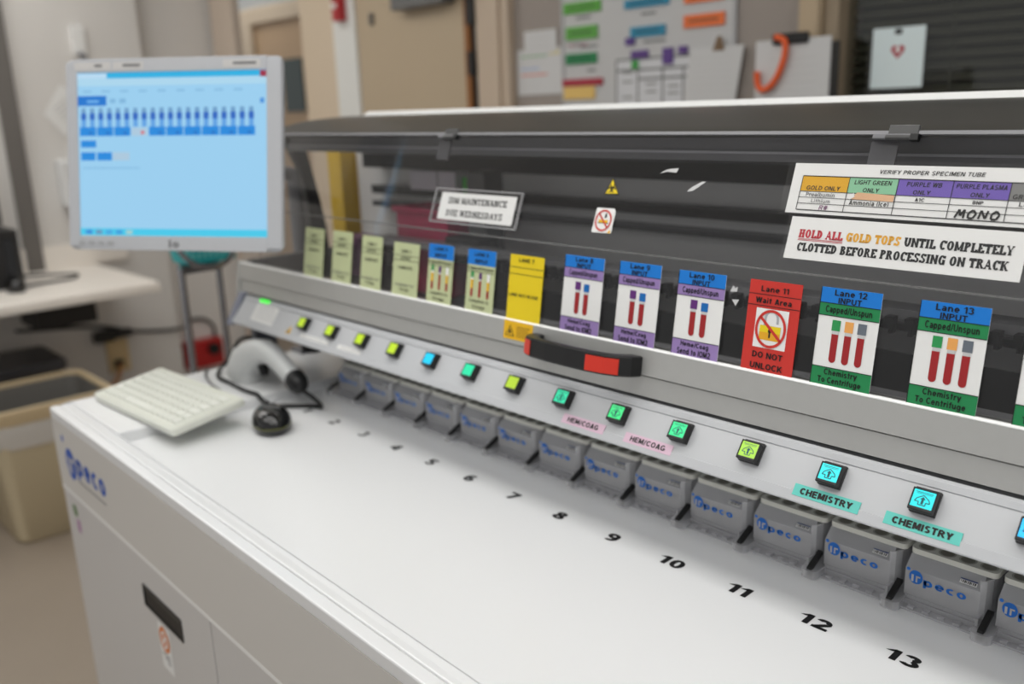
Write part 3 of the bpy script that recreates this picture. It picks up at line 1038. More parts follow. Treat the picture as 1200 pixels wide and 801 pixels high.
# ------------------------------------------------------------------ lane cards
def tube_icon(m_, cx, s0, s1, w, cap, body, n, yellow=False):
    """printed tube: cap, pale neck, rounded body"""
    hgt = s1 - s0
    m_.rect(cx - w * .62, cx + w * .62, s1 - hgt * .25, s1, n, cap)
    m_.rect(cx - w * .5, cx + w * .5, s1 - hgt * .33, s1 - hgt * .25, n, LGREY if not yellow else PAPER)
    top = s1 - hgt * .33
    pts = [(cx - w * .5, top)]
    for k in range(9):
        a = math.pi + math.pi * k / 8
        pts.append((cx + w * .5 * math.cos(a), s0 + w * .5 + w * .5 * math.sin(a)))
    pts.append((cx + w * .5, top))
    m_.poly(pts, n, body)
    if yellow:
        m_.rect(cx - w * .5, cx + w * .5, s0 + hgt * .33, top, n + .002, AMBER)


def card_base(lane, x0, x1, top, stock):
    m_ = MB(LOW)
    m_.box((x0, .0, .012), (x1, top, .018), stock)
    return m_


def hline(m_, x0, x1, s, n=.0245, w=.008):
    m_.rect(x0, x1, s - w / 2, s + w / 2, n, INK)


CARDS = {1: (.65, 1.34, .953), 2: (1.66, 2.31, .965), 3: (2.63, 3.26, .953), 4: (3.61, 4.33, .915), 5: (4.59, 5.23, .968), 6: (5.59, 6.24, .97),
         7: (6.56, 7.27, .976), 8: (7.68, 8.41, 1.076), 9: (8.68, 9.37, 1.082), 10: (9.645, 10.34, 1.067), 11: (10.67, 11.34, 1.067),
         12: (11.565, 12.255, 1.086), 13: (12.65, 13.33, 1.078), 14: (13.66, 14.34, 1.08)}
N1, N2, N3 = .0205, .0225, .0265
for i, (x0, x1, top) in CARDS.items():
    cx = (x0 + x1) / 2
    w = x1 - x0
    if i <= 4:
        m_ = card_base(i, x0, x1, top, PALE)
        hline(m_, x0, x1, top - .22)
        hline(m_, x0, x1, top - .30)
        m_.textc('LANE %d' % i, cx, top - .17, top - .115, N3, INK, .02, 1.1)
        m_.textc('OUTPUT', cx, top - .285, top - .235, N3, INK, .02, 1.0)
        m_.textc('COMPLETE', cx, top - .45, top - .40, N3, INK, .025, 1.15)
        m_.textc('Available for', cx, .17, .22, N3, GREYTXT, .01, 1.3)
        m_.textc('Storage', cx, .08, .14, N3, INK, .01, 1.1)
        lab = 'pale green lane card, %s from the left on the clear flap' % ('first', 'second', 'third', 'fourth')[i - 1]
    elif i <= 6:
        m_ = card_base(i, x0, x1, top, PALE)
        m_.rect(x0, x1, top - .24, top, N1, BLUE)
        m_.textc('LANE %d' % i, cx, top - .10, top - .045, N3, INK, .03, 1.3)
        m_.textc('INPUT', cx, top - .21, top - .15, N3, INK, .03, 1.3)
        m_.textc('Capped/Unspun', cx, top - .325, top - .265, N3, INK, .03, 1.2)
        hline(m_, x0, x1, top - .345)
        for k, (c_, y_) in enumerate(((CAPGREEN, True), (PURP, False), (PAPER, True))):
            tube_icon(m_, cx - .19 + .19 * k, .22, .61 + .02 * (k == 0), .055, c_, BLOOD, N2, y_)
        m_.textc('Complete to', cx, .13, .19, N3, INK, .02, 1.2)
        m_.textc('Storage', cx, .04, .10, N3, INK, .02, 1.2)
        lab = 'pale green card with blue head, %s' % ('left of the two' if i == 5 else 'beside the yellow card')
    elif i == 7:
        m_ = card_base(i, x0, x1, top, YEL)
        hline(m_, x0, x1, top - .185)
        hline(m_, x0, x1, top - .285)
        m_.textc('LANE 7', cx, top - .10, top - .045, N3, INK, .03, 1.25)
        m_.text('LANE NOT IN USE', x0 + .03, x1 - .06, .355, .40, N3, INK, .03)
        lab = 'all yellow lane card reading LANE NOT IN USE'
    elif i == 11:
        m_ = card_base(i, x0, x1, top, REDP)
        hline(m_, x0, x1, .905)
        hline(m_, x0, x1, .775)
        m_.textc('Lane 11', cx, .94, 1.005, N3, INK, .035, 1.15)
        m_.textc('Wait Area', cx, .805, .87, N3, INK, .035, 1.1)
        m_.rect(cx - .21, cx + .21, .285, .745, N1, PAPER)
        m_.ring(cx, .62, N2, .095, .12, .03, SILVER, 20, 0, 180)
        m_.rect(cx - .095, cx - .065, .52, .62, N2, SILVER)
        m_.rect(cx + .065, cx + .095, .58, .62, N2, SILVER)
        m_.rect(cx - .14, cx + .13, .38, .55, N2 + .001, GOLD)
        m_.rect(cx - .14, cx + .13, .47, .55, N2 + .002, YEL)
        m_.disc(cx - .005, .49, N2 + .003, .024, INK, 12)
        m_.rect(cx - .016, cx + .006, .41, .49, N2 + .003, INK)
        m_.ring(cx, .515, N3, .2, .225, .032, REDP)
        m_.seg(cx - .15, .65, cx + .15, .38, .034, N3, REDP)
        m_.textc('DO NOT', cx, .165, .235, N3, INK, .04, 1.1)
        m_.textc('UNLOCK', cx, .035, .105, N3, INK, .04, 1.1)
        lab = 'red lane card with a crossed out padlock reading DO NOT UNLOCK'
    else:
        chem = i >= 12
        bc = GREEN if chem else LAV
        m_ = card_base(i, x0, x1, top, PAPER)
        m_.rect(x0, x1, top - .172, top, N1, BLUE)
        m_.rect(x0, x1, top - .31, top - .172, N1, bc)
        m_.rect(x0, x1, 0, .205, N1, bc)
        for s_ in (top - .172, top - .31, .205):
            hline(m_, x0, x1, s_)
        m_.rect(x0, x0 + .008, 0, top, N2 + .001, INK)
        m_.textc('Lane %d' % i, cx, top - .083, top - .018, N3, INK, .035, 1.12)
        m_.textc('INPUT', cx, top - .163, top - .103, N3, INK, .035, 1.12)
        m_.text('Capped/Unspun', cx - .265, cx + .265, top - .292, top - .2, N3, INK, .035)
        if chem:
            for k, c_ in enumerate((CAPGREEN, CAPORANGE, CAPGREY)):
                tube_icon(m_, cx - .12 + .147 * k, .262, .735, .078, c_, BLOOD, N2)
            m_.text('Chemistry', cx - .19, cx + .19, .108, .19, N3, INK, .035)
            m_.text('To Centrifuge', cx - .255, cx + .245, .018, .10, N3, INK, .035)
            lab = {12: 'green and blue chemistry card with three tubes, next to the red card', 13: 'green and blue chemistry card reading Lane 13 with three tubes',
                   14: 'green chemistry card cut off by the right edge of the photo'}[i]
        else:
            for k, c_ in enumerate((PURP, CAPBLUE)):
                tube_icon(m_, cx - .075 + .16 * k, .262, .715 - .02 * k, .082, c_, BLOOD, N2)
            m_.text('Heme/Coag', cx - .21, cx + .21, .108, .185, N3, INK, .035)
            m_.text('Send to IOM2', cx - .255, cx + .245, .022, .095, N3, INK, .035)
            lab = {8: 'purple and blue two tube card reading Lane 8, above the black handle', 9: 'purple and blue two tube card reading Lane 9, middle of the three',
                   10: 'purple and blue two tube card reading Lane 10, next to the red card'}[i]
    tag(m_.build('lane_card'), lab, 'card', 'lane cards on the clear flap')


# ------------------------------------------------------------------ signs taped to the flap
m_ = MB(UPP)
m_.box((4.70, .190, .016), (6.48, .638, .024), PAPER)
slab_text(m_, [('IDM MAINTENANCE', INK)], 4.90, 6.30, .46, .56, .028, .21, .13)
slab_text(m_, [('DUE WEDNESDAYS', INK)], 4.90, 6.26, .255, .355, .028, .21, .13)
sg = m_.build('sign')
tag(sg, 'white sign reading IDM MAINTENANCE DUE WEDNESDAYS on the clear flap', 'sign')
m_ = MB(UPP)
m_.rect(4.54, 6.60, .135, .695, .040, SLEEVE)
m_.strip([(4.56, .15), (6.58, .15), (6.58, .68), (4.56, .68)], [(4.53, .125), (6.61, .125), (6.61, .705), (4.53, .705)], .02, .045, clear('sleeve_edge', (.7, .7, .7), .1, .35), 2, True)
m_.build('clear_sleeve', sg)

m_ = MB(UPP)
m_.box((10.93, .683, .016), (14.02, 1.263, .024), PAPER)
Zs, Zt = .027, .030
tb0, tb1 = 11.06, 14.0
rows = (1.115, .94, .87, .80, .725)
cols = (11.06, 11.62, 12.16, 12.72, 13.26, 13.92)
for a, c2, m2 in ((0, 1, ink('sign_gold', (226, 170, 10))), (1, 2, MINT), (2, 4, VIOLET), (4, 5, GREYP)):
    m_.rect(cols[a], cols[c2], rows[1], rows[0], Zs, m2)
for y in rows:
    m_.rect(cols[0], cols[-1], y - .003, y + .003, Zt, INK)
m_.rect(cols[0], cols[-1], rows[-1] - .006, rows[-1] + .004, Zt, INK)
m_.rect(cols[0], cols[-1], rows[0] - .004, rows[0] + .006, Zt, INK)
for x in cols:
    m_.rect(x - .004, x + .004, rows[-1], rows[0], Zt, INK)
m_.text('VERIFY PROPER SPECIMEN TUBE', 11.93, 13.0, 1.165, 1.208, Zt, INK, .018, .25)
m_.text('GOLD ONLY', 11.13, 11.53, .957, 1.005, Zt, INK, .025, .15)
m_.text('LIGHT GREEN', 11.68, 12.09, 1.04, 1.088, Zt, INK, .025, .15)
m_.text('ONLY', 11.79, 11.97, .957, 1.002, Zt, INK, .025, .15)
m_.text('PURPLE WB', 12.25, 12.61, 1.04, 1.088, Zt, INK, .025, .15)
m_.text('ONLY', 12.33, 12.51, .957, 1.002, Zt, INK, .025, .15)
m_.text('PURPLE PLASMA', 12.75, 13.23, 1.04, 1.088, Zt, INK, .025, .12)
m_.text('ONLY', 12.90, 13.08, .957, 1.002, Zt, INK, .025, .15)
m_.text('GREY', 13.29, 13.47, .955, 1.002, Zt, INK, .025, .15)
m_.poly([(13.46, .93), (13.52, 1.0), (13.64, 1.06), (13.9, 1.06), (13.9, .95)], Zt + .002, TAN)
m_.poly([(13.68, .95), (13.64, 1.04), (13.72, 1.08), (13.9, 1.08), (13.9, .97)], Zt + .004, SILVER)
m_.text('Prealbumin', 11.14, 11.49, .882, .928, Zt, GREYTXT, .015)
m_.text('Lithium', 11.22, 11.45, .813, .855, Zt, GREYTXT, .01)
m_.poly([(11.68, .885), (11.74, .95), (12.15, .935), (12.15, .865), (11.7, .872)], Zt + .002, TAN)
m_.poly([(11.64, .88), (11.70, .945), (11.72, .90), (11.67, .868)], Zt + .004, PAPER)
m_.text('Ammonia (Ice)', 11.67, 12.11, .808, .862, Zt, INK, .022)
m_.textc('A1C', 12.42, .885, .92, Zt, INK, .035, 1.2)
m_.textc('BNP', 12.99, .885, .92, Zt, INK, .035, 1.1)
m_.text('Lactic Acid', 13.36, 13.76, .885, .93, Zt, INK, .022)
m_.textc('R#', 11.38, .735, .785, Zt, ink('pen_purple', (120, 60, 110)), .01, 1.2, .2)
mono = {'M': [(0, 0), (.25, 1), (.5, .3), (.8, 1), (.9, 0)], 'O': [(.5, 1), (.1, .6), (.2, .05), (.7, .05), (.9, .6), (.5, 1)], 'N': [(.1, 0), (.15, 1), (.75, .1), (.85, 1)]}
x = 12.80
for ch in 'MONO':
    pl = mono[ch]
    ww, hh, yb = .092, .088, .738
    for p0, p1 in zip(pl, pl[1:]):
        m_.seg(x + p0[0] * ww + .012 * p0[1], yb + p0[1] * hh, x + p1[0] * ww + .012 * p1[1], yb + p1[1] * hh, .021, Zt + .004, INK)
    x += .108
sg = m_.build('sign')
tag(sg, 'white laminated chart reading VERIFY PROPER SPECIMEN TUBE, upper right of flap', 'sign')
m_ = MB(UPP)
m_.rect(10.86, 14.05, .66, 1.30, .040, SLEEVE)
m_.build('clear_sleeve', sg)

m_ = MB(UPP)
m_.box((11.04, .157, .020), (13.52, .642, .028), PAPER)
slab_text(m_, [('HOLD ALL', CRIM), (' ', INK), ('GOLD TOPS', GOLD), (' ', INK), ('UNTIL COMPLETELY', INK)], 11.17, 13.42, .405, .50, .032, .35, .19)
slab_text(m_, [('CLOTTED BEFORE PROCESSING ON TRACK', INK)], 11.18, 13.40, .252, .347, .032, .35, .19)
m_.rect(11.17, 11.70, .388, .394, .032, CRIM)
m_.rect(11.17, 11.70, .374, .380, .032, CRIM)
sg = m_.build('sign')
tag(sg, 'white sign reading HOLD ALL GOLD TOPS UNTIL COMPLETELY CLOTTED', 'sign')
m_ = MB(UPP)
m_.rect(11.0, 13.56, .135, .655, .040, SLEEVE)
m_.build('clear_sleeve', sg)


# ------------------------------------------------------------------ clear sample trays
def copy_tree(o, parent=None):
    q = o.copy()
    COL.objects.link(q)
    q.parent = parent
    for ch in o.children:
        copy_tree(ch, q)
    return q


def make_rack(i):
    R_ = lambda x, y, z: (i + x, y, z)
    t = thing('sample_tray', (i, 1.5, 0), 'x', 'sample tray', 'clear sample trays along the lanes')
    b = MB(R_)
    th = .025
    xa, xb = -.46, .36
    # floor plate with ribs, sides, front window, sloping top, dividers
    b.box((-.46, .92, .004), (.46, 2.4, .03), CLEARB)
    for k in range(5):
        xx = -.36 + .17 * k
        b.box((xx, .94, .03), (xx + .07, .99 + .035 * (k % 2), .055), CLEARB)
    b.box((-.44, 1.03, .03), (.36, 1.09, .09), CLEARB)
    b.box((-.44, 1.06, .09), (.36, 1.1, .13), CLEARB)
    b.box((xa, 1.07, .13), (xb, 1.07 + th, .46), CLEAR)
    b.add([(xa, 1.07, .46), (xb, 1.07, .46), (xb, 1.215, .588), (xa, 1.215, .588), (xa, 1.09, .44), (xb, 1.09, .44), (xb, 1.225, .563), (xa, 1.225, .563)],
          [(0, 1, 2, 3), (4, 7, 6, 5), (0, 4, 5, 1), (2, 6, 7, 3), (0, 3, 7, 4), (1, 5, 6, 2)], CLEAR)
    for xx in (xa, -.19, .10, xb - th):
        b.prism([(1.095, .13), (1.5, .03), (2.3, .03), (2.3, .585), (1.22, .585), (1.095, .45)], xx, xx + th, CLEAR, 0)
    # curved right cheek
    chk = [(xb, 1.07), (xb + .05, 1.10), (xb + .085, 1.2), (xb + .095, 1.4), (xb + .095, 2.3)]
    chi = [(xb - .02, 1.09), (xb + .03, 1.12), (xb + .06, 1.2), (xb + .07, 1.4), (xb + .07, 2.3)]
    b.strip(chi, chk, .13, .588, CLEAR, 2)
    # blue maker's mark on the front window
    Lf = lambda x, z, n: R_(x, 1.07 - n, z)
    f_ = MB(Lf)
    f_.disc(-.335, .375, .004, .078, LOGO, 24, .085)
    f_.disc(-.425, .455, .004, .022, LOGO, 12)
    f_.rect(-.385, -.360, .315, .40, .006, LGREY)
    f_.rect(-.335, -.315, .315, .385, .006, LGREY)
    f_.rect(-.335, -.285, .375, .395, .006, LGREY)
    f_.text('peco', -.25, .225, .275, .375, .004, LOGO, .045)
    for vs_, fs_, mi_ in ((f_.v, f_.f, f_.mi),):
        n0 = len(b.v)
        b.v += vs_
        for q_, k_ in zip(fs_, mi_):
            mm = f_.ms[k_]
            if mm not in b.ms:
                b.ms.append(mm)
            b.f.append(tuple(j + n0 for j in q_))
            b.mi.append(b.ms.index(mm))
    b.build('clear_body', t)
    # tube holder: cream rail with four seats
    b = MB(R_)
    IV = mat('ivory_plastic', (222, 221, 212), 0.45)
    b.prism(rrect(-.475, .475, 1.20, 2.4, .07), .595, .66, IV, 2)
    for k in range(4):
        xx = -.33 + .225 * k
        for yy in (1.32, 1.67, 2.02):
            b.ring(xx, yy, .662, .095, .095, .02, mat('seat_ring', (176, 174, 162), 0.5), 20)
            b.disc(xx, yy, .6625, .075, mat('seat_shade', (128, 125, 114), 0.7), 20)
    b.build('tube_holder', t)
    b = MB(R_)
    b.prism(rrect(-.64, -.42, .80, 1.3, .08), .004, .11, CLEAR, 2)
    b.box((-.63, .95, .11), (-.60, 1.3, .2), CLEAR)
    gu = b.build('guide_arm', t)
    b = MB(R_)
    pth = [(.835, .02), (.83, .10), (.85, .135), (1.12, .26)]
    pti = [(.865, .02), (.86, .09), (.88, .105), (1.13, .215)]
    b.strip(pti, pth, -.565, -.50, RUBBER, 0)
    b.build('bumper_strip', gu)
    b = MB(R_)
    sl = lambda x, v, n: R_(x, 1.07 + v * .75, .46 + v * .66 + n)
    k_ = MB(sl)
    k_.rect(.125, .305, .03, .085, .006, PAPER)
    k_.rect(.125, .305, .075, .09, .008, ink('barcode_navy', (40, 60, 110)))
    for j in range(9):
        k_.rect(.135 + .018 * j, .141 + .018 * j + .004 * (j % 3), .038, .07, .008, INK)
    k_.build('barcode_label', t)
    return t


ORD = ['first', 'second', 'third', 'fourth', 'fifth', 'sixth', 'seventh', 'eighth', 'ninth', 'tenth', 'eleventh', 'twelfth', 'thirteenth', 'fourteenth']
proto = make_rack(1)
RACKS = [proto]
for i in range(2, 15):
    q = copy_tree(proto)
    q.location = W((i, 1.5, 0))
    RACKS.append(q)
for i, q in enumerate(RACKS, 1):
    if i < 14:
        q['label'] = 'clear plastic sample tray with blue print behind the number %d' % i
    else:
        q['label'] = 'clear plastic sample tray cut off by the right edge of the photo'

# ------------------------------------------------------------------ keyboard, mouse, scanner
# keyboard lies across the ledge, tilted towards its user
kc = Vector((-.82, -2.0, .0))
ka = math.radians(3.0)
kax = Vector((math.cos(ka), math.sin(ka), 0))
kt = math.radians(8)
kay = Vector((-math.sin(ka) * math.cos(kt), math.cos(ka) * math.cos(kt), math.sin(kt)))
kaz = kax.cross(kay)
KO = Vector((-2.40, -2.93, .235))
KF = lambda u, v, n: tuple(KO + kax * u + kay * v + kaz * n)
KL, KD = 3.48, 1.5
kb = thing('keyboard', (-.9, -2.0, .2), 'compact off-white computer keyboard on the left end of the worktop', 'keyboard')
IVK = mat('keyboard_ivory', (222, 224, 214), 0.45)
KEY = mat('keycap_ivory', (228, 230, 222), 0.4)
b = MB(KF)
b.prism(rrect(0, KL, 0, KD, .08), 0, .13, IVK, 2)
b.strip([(.16, .12), (KL - .12, .12), (KL - .12, KD - .12), (.16, KD - .12)], [(.1, .06), (KL - .06, .06), (KL - .06, KD - .06), (.1, KD - .06)], .13, .15, IVK, 2, True)
b.build('case', kb, bevel=0.025)
rowsk = 6
for r in range(rowsk):
    ncol = 15
    y0 = .16 + r * (KD - .32) / rowsk
    hgt = (KD - .32) / rowsk - .022
    x = .2
    if r == 0:
        widths = [1, 1, 1, 1, 6, 1, 1, 1, 1, 1]
    elif r == 1:
        widths = [1.6] + [1] * 11 + [1.4, 1]
    else:
        widths = [1.2] + [1] * 12 + [1.8]
    tot = sum(widths)
    for wk in widths:
        wd_ = (KL - .36) * wk / tot
        kk = MB(KF)
        m0 = .014
        kk.rings([[(x + m0, y0, .13), (x + wd_ - m0, y0, .13), (x + wd_ - m0, y0 + hgt, .13), (x + m0, y0 + hgt, .13)],
                  [(x + m0 + .022, y0 + .02, .185), (x + wd_ - m0 - .022, y0 + .02, .185), (x + wd_ - m0 - .025, y0 + hgt - .015, .185), (x + m0 + .025, y0 + hgt - .015, .185)]], KEY)
        kk.build('key', kb)
        x += wd_
b = MB()
for u in (.3, KL - 1.9):
    q = KF(u, KD - .15, 0)
    b.box((q[0] - .12, q[1] - .06, ZR + .004), (q[0] + .12, q[1] + .06, q[2] + .02), IVK)
b.build('foot', kb)

# mouse
ms = thing('computer_mouse', (1.4, -1.0, 0), 'glossy black computer mouse on the white worktop', 'mouse')
MA = math.radians(-20)
MF = lambda u, v, n: (1.4 + u * math.cos(MA) - v * math.sin(MA), -1.0 + u * math.sin(MA) + v * math.cos(MA), n)


def egg(L, Wd, f, z, n=28):
    r_ = []
    for k in range(n):
        a = 2 * math.pi * k / n
        r_.append((L * f * math.cos(a), Wd * f * math.sin(a) * (1 + .12 * math.cos(a)), z))
    return r_


b = MB(MF)
b.rings([egg(.60, .36, f, z) for f, z in ((.80, .01), (.92, .05), (1.0, .12), (1.0, .155))], BLACKGLOSS)
b.build('base', ms, smooth=True)
b = MB(MF)
b.rings([egg(.60, .36, f, z) for f, z in ((1.005, .155), (1.005, .17))], mat('olive_band', (110, 112, 40), 0.4))
b.build('side_band', ms, smooth=True)
b = MB(MF)
b.rings([egg(.60, .36, f, z) for f, z in ((1.0, .17), (.985, .22), (.93, .29), (.82, .35), (.66, .395), (.45, .42), (.2, .43))], BLACKGLOSS)
b.build('shell', ms, smooth=True)
b = MB(MF)
b.tube([(-.36, 0, .36), (-.36, 0, .42), (-.36, 0, .36)], .05, RUBBER, 10)
b.tube([(-.38, -.03, .37), (-.38, .03, .37)], .075, RUBBER, 14)
b.build('scroll_wheel', ms)

# handheld barcode scanner standing on its nose
sc = thing('barcode_scanner', (-1.6, -.1, .2), 'grey handheld barcode scanner with black handle end resting on the worktop', 'scanner')
SG = mat('scanner_grey', (214, 216, 215), 0.4)
SF_ = lambda x, y, z: (x, y, z)


def ringyz(c, ax, up_, a, b_, n=20, e=2.6):
    r_ = []
    for k in range(n):
        t = 2 * math.pi * k / n
        ct_, st_ = math.cos(t), math.sin(t)
        u = math.copysign(abs(ct_) ** (2 / e), ct_) * a
        v = math.copysign(abs(st_) ** (2 / e), st_) * b_
        r_.append(tuple(Vector(c) + Vector(ax) * u + Vector(up_) * v))
    return r_


b = MB()
Yd = (0, 1, 0)
path = [((-1.42, -.05, .228), .46, .33, 88), ((-1.42, -.05, .42), .47, .33, 80), ((-1.20, -.05, .68), .42, .31, 58), ((-.84, -.05, .88), .32, .28, 28),
        ((-.46, -.05, 1.00), .235, .25, -4), ((-.14, -.04, .96), .205, .22, -24), ((.14, -.03, .85), .19, .195, -28), ((.42, -.02, .70), .185, .185, -29), ((.64, 0, .58), .18, .18, -29)]
rs = []
for c_, a_, b_, d_ in path:
    dv = Vector((math.cos(math.radians(d_)), 0, math.sin(math.radians(d_))))
    nv = Vector((-dv.z, 0, dv.x))
    rs.append(ringyz(c_, Yd, nv, b_, a_))
b.rings(rs, SG)
b.build('body', sc, smooth=True)
b = MB()
dv = Vector((math.cos(math.radians(-30)), 0, math.sin(math.radians(-30))))
nv = Vector((-dv.z, 0, dv.x))
b.rings([ringyz(Vector((.56, 0, .625)) + dv * t_, Yd, nv, r_ * .95, r_) for t_, r_ in ((0, .19), (.06, .215), (.24, .205), (.36, .16), (.42, .07))], BLACK)
b.build('handle_cap', sc, smooth=True)
b = MB()
b.rings([ringyz(Vector((-.62, -.05, .66)) + Vector((.04, 0, -.1)) * k, Yd, (1, 0, 0), .09, .12 - .02 * k) for k in range(3)], BLACK)
b.build('trigger', sc, smooth=True)
b = MB()
b.tube([(-1.85, -.39, .42), (-1.85, -.42, .42)], .035, GREYTXT, 10)
b.build('screw', sc)
cbl = smoothpath([(.945, 0, .39), (1.1, .05, .32), (1.24, .14, .18), (1.18, .22, .055), (1.0, .16, .05), (.82, .02, .05), (.55, -.22, .05), (.28, -.40, .055), (.15, -.5, .14), (.0, -.54, .262), (-.25, -.56, .262), (-.6, -.56, .25), (-1.2, -.53, .25), (-1.8, -.5, .25),
                  (-2.2, -.3, .27), (-2.40, .1, .5), (-2.28, .3, .85), (-2.22, .6, .85), (-2.25, 1.0, .55), (-2.35, 1.4, .28)], 8)
b = MB()
b.tube(cbl, .042, RUBBER, 8)
tag(b.build('scanner_cable'), 'black coiled cable looping from the scanner handle across the worktop', 'cable')
b = MB()
b.tube(smoothpath([(-2.7, -.35, .23), (-2.2, -.62, .23), (-1.5, -.82, .23), (-.9, -.9, .23), (-.45, -1.1, .23)], 8), .026, mat('cable_grey', (70, 70, 72), .5), 8)
tag(b.build('keyboard_cable'), 'thin dark cable lying behind the keyboard', 'cable')

# ------------------------------------------------------------------ monitor
MW, MH = 4.35, 3.55
MC = Vector((-.35, -1.51, 5.11))
ma, mt, mr = math.radians(-52.84), math.radians(10.42), math.radians(-1.22)
mn = Vector((math.cos(mt) * math.cos(ma), math.cos(mt) * math.sin(ma), math.sin(mt)))
mrt = Vector((0, 0, 1)).cross(mn).normalized()
mup = mn.cross(mrt)
mR = math.cos(mr) * mrt + math.sin(mr) * mup
mU = math.cos(mr) * mup - math.sin(mr) * mrt
DF = lambda u, v, n: tuple(MC + mR * u + mU * v + mn * n)
mo = thing('monitor', tuple(MC - mU * 2), 'grey framed computer monitor with a bright blue screen at the machine end', 'monitor')
BEZ = mat('bezel_grey', (186, 188, 192), 0.45)
sx0, sx1, sy0, sy1 = -MW / 2 + .24, MW / 2 - .31, -MH / 2 + .27, MH / 2 - .25
DF0 = lambda u, v, n_: (u, v, n_)
b = MB(DF)
outl = rrect(-MW / 2, MW / 2, -MH / 2, MH / 2, .13)
ring_in = []
b.rings([[DF0(u * f, v * f, n_) for u, v in outl] for f, n_ in ((.80, -.55), (.93, -.36), (.985, -.16), (1, -.05))], BEZ)
for (u0, u1, v0, v1) in ((-MW / 2 + .02, sx0, -MH / 2 + .06, MH / 2 - .06), (sx1, MW / 2 - .02, -MH / 2 + .06, MH / 2 - .06), (sx0, sx1, sy1, MH / 2), (sx0, sx1, -MH / 2, sy0)):
    b.box((u0, v0, -.08), (u1, v1, 0.0), BEZ)
b.prism(rrect(-MW / 2 + .5, MW / 2 - .5, -MH / 2 + .5, MH / 2 - .5, .3), -.85, -.55, BEZ, 2)
b.build('bezel', mo, bevel=0.03)
# screen
def scr(name, rgb, e=0.95):
    m = mat('screen_' + name, rgb, 0.3, emit=e, spec=0.2)
    m.node_tree.nodes['Principled BSDF'].inputs['Base Color'].default_value = (.02, .02, .02, 1)
    return m


b = MB(DF)
b.box((sx0, sy0, -.07), (sx1, sy1, -.03), scr('base', (158, 212, 246)))
sw, sh = sx1 - sx0, sy1 - sy0
U = lambda a: sx0 + a * sw
Vv = lambda a: sy1 - a * sh
L1, L2 = -.026, -.022
b.rect(U(0), U(1), Vv(.035), Vv(0), L1, scr('bar', (40, 180, 232)))
b.rect(U(.0), U(.16), Vv(.035), Vv(.004), L2, scr('tab', (190, 224, 248)))
b.rect(U(.965), U(1), Vv(.04), Vv(0.003), L2, scr('close', (160, 40, 70)))
b.rect(U(0), U(1), Vv(.08), Vv(.035), L1, scr('tool', (176, 220, 244)))
for k in range(9):
    b.rect(U(.03 + .1 * k), U(.03 + .1 * k + .045), Vv(.118), Vv(.108), L1, scr('word', (130, 186, 226)))
b.rect(U(0), U(1), Vv(1), Vv(.955), L1, scr('task', (70, 206, 240)))
for k, cc in enumerate(((60, 140, 220), (110, 150, 190), (70, 170, 230), (60, 160, 226), (170, 210, 210))):
    b.rect(U(.03 + .055 * k), U(.065 + .055 * k), Vv(.99), Vv(.965), L2, scr('app%d' % k, cc))
b.rect(U(.0), U(.155), Vv(.20), Vv(.14), L1, scr('btn', (16, 120, 212)))
b.rect(U(.05), U(.115), Vv(.182), Vv(.166), L2, scr('btntext', (110, 180, 240)))
b.rect(U(.175), U(.205), Vv(.185), Vv(.158), L1, scr('word', (130, 186, 226)))
b.rect(U(.225), U(.26), Vv(.185), Vv(.158), L1, scr('word', (130, 186, 226)))
b.rect(U(.965), U(.985), Vv(.195), Vv(.165), L1, scr('app0', (60, 140, 220)))
for k in range(20):
    c_ = .03 + k * .0468
    b.rect(U(c_ - .011), U(c_ + .011), Vv(.245), Vv(.215), L1, scr('cap', (110, 160, 204)))
    b.rect(U(c_ - .014), U(c_ + .014), Vv(.285), Vv(.245), L1, scr('mid', (40, 104, 196)))
    b.rect(U(c_ - .012), U(c_ + .012), Vv(.33), Vv(.285), L1, scr('low', (96, 164, 232)))
for k in range(10):
    c_ = .008 + k * .0936
    if k == 3:
        b.rect(U(c_), U(c_ + .085), Vv(.385), Vv(.335), L1, scr('grey', (176, 206, 228)))
        b.disc(U(c_ + .06), Vv(.365), L2, .035, scr('redx', (220, 80, 90)), 10)
    else:
        b.rect(U(c_), U(c_ + .088), Vv(.385), Vv(.33), L1, scr('btn2', (24, 140, 226)))
        b.rect(U(c_ + .05), U(c_ + .07), Vv(.375), Vv(.36), L2, scr('btn3', (20, 110, 200)))
b.rect(U(.012), U(.095), Vv(.455), Vv(.412), L1, scr('btn2', (24, 140, 226)))
b.rect(U(.012), U(.09), Vv(.535), Vv(.485), L1, scr('btn2', (24, 140, 226)))
b.rect(U(.10), U(.18), Vv(.535), Vv(.485), L1, scr('btn2', (24, 140, 226)))
b.rect(U(.185), U(.275), Vv(.535), Vv(.485), L1, scr('grey', (176, 206, 228)))
b.rect(U(.02), U(.33), Vv(.585), Vv(.578), L1, scr('word', (130, 186, 226)))
b.build('screen', mo)
for (u0, u1, t0, t1) in ((-MW / 2 + .2, -MW / 2 + .95, -MW / 2 + .62, -MW / 2 + .78), (-MW / 2 + 1.0, -MW / 2 + 1.62, -MW / 2 + 1.2, -MW / 2 + 1.55), (MW / 2 - 1.15, MW / 2 - .42, MW / 2 - .95, MW / 2 - .5)):
    b = MB(DF)
    b.rect(u0, u1, MH / 2 - .20, MH / 2 - .06, .004, mat('bezel_label', (200, 198, 196), 0.5))
    b.rect(t0, t1, MH / 2 - .15, MH / 2 - .105, .008, GREYTXT)
    b.build('bezel_label', mo)
b = MB(DF)
for k in range(4):
    b.box((-1.95 + .2 * k, -MH / 2 + .10, 0), (-1.83 + .2 * k, -MH / 2 + .16, .02), mat('bezel_key', (168, 170, 172), .4))
b.build('bezel_keys', mo)
b = MB(DF)
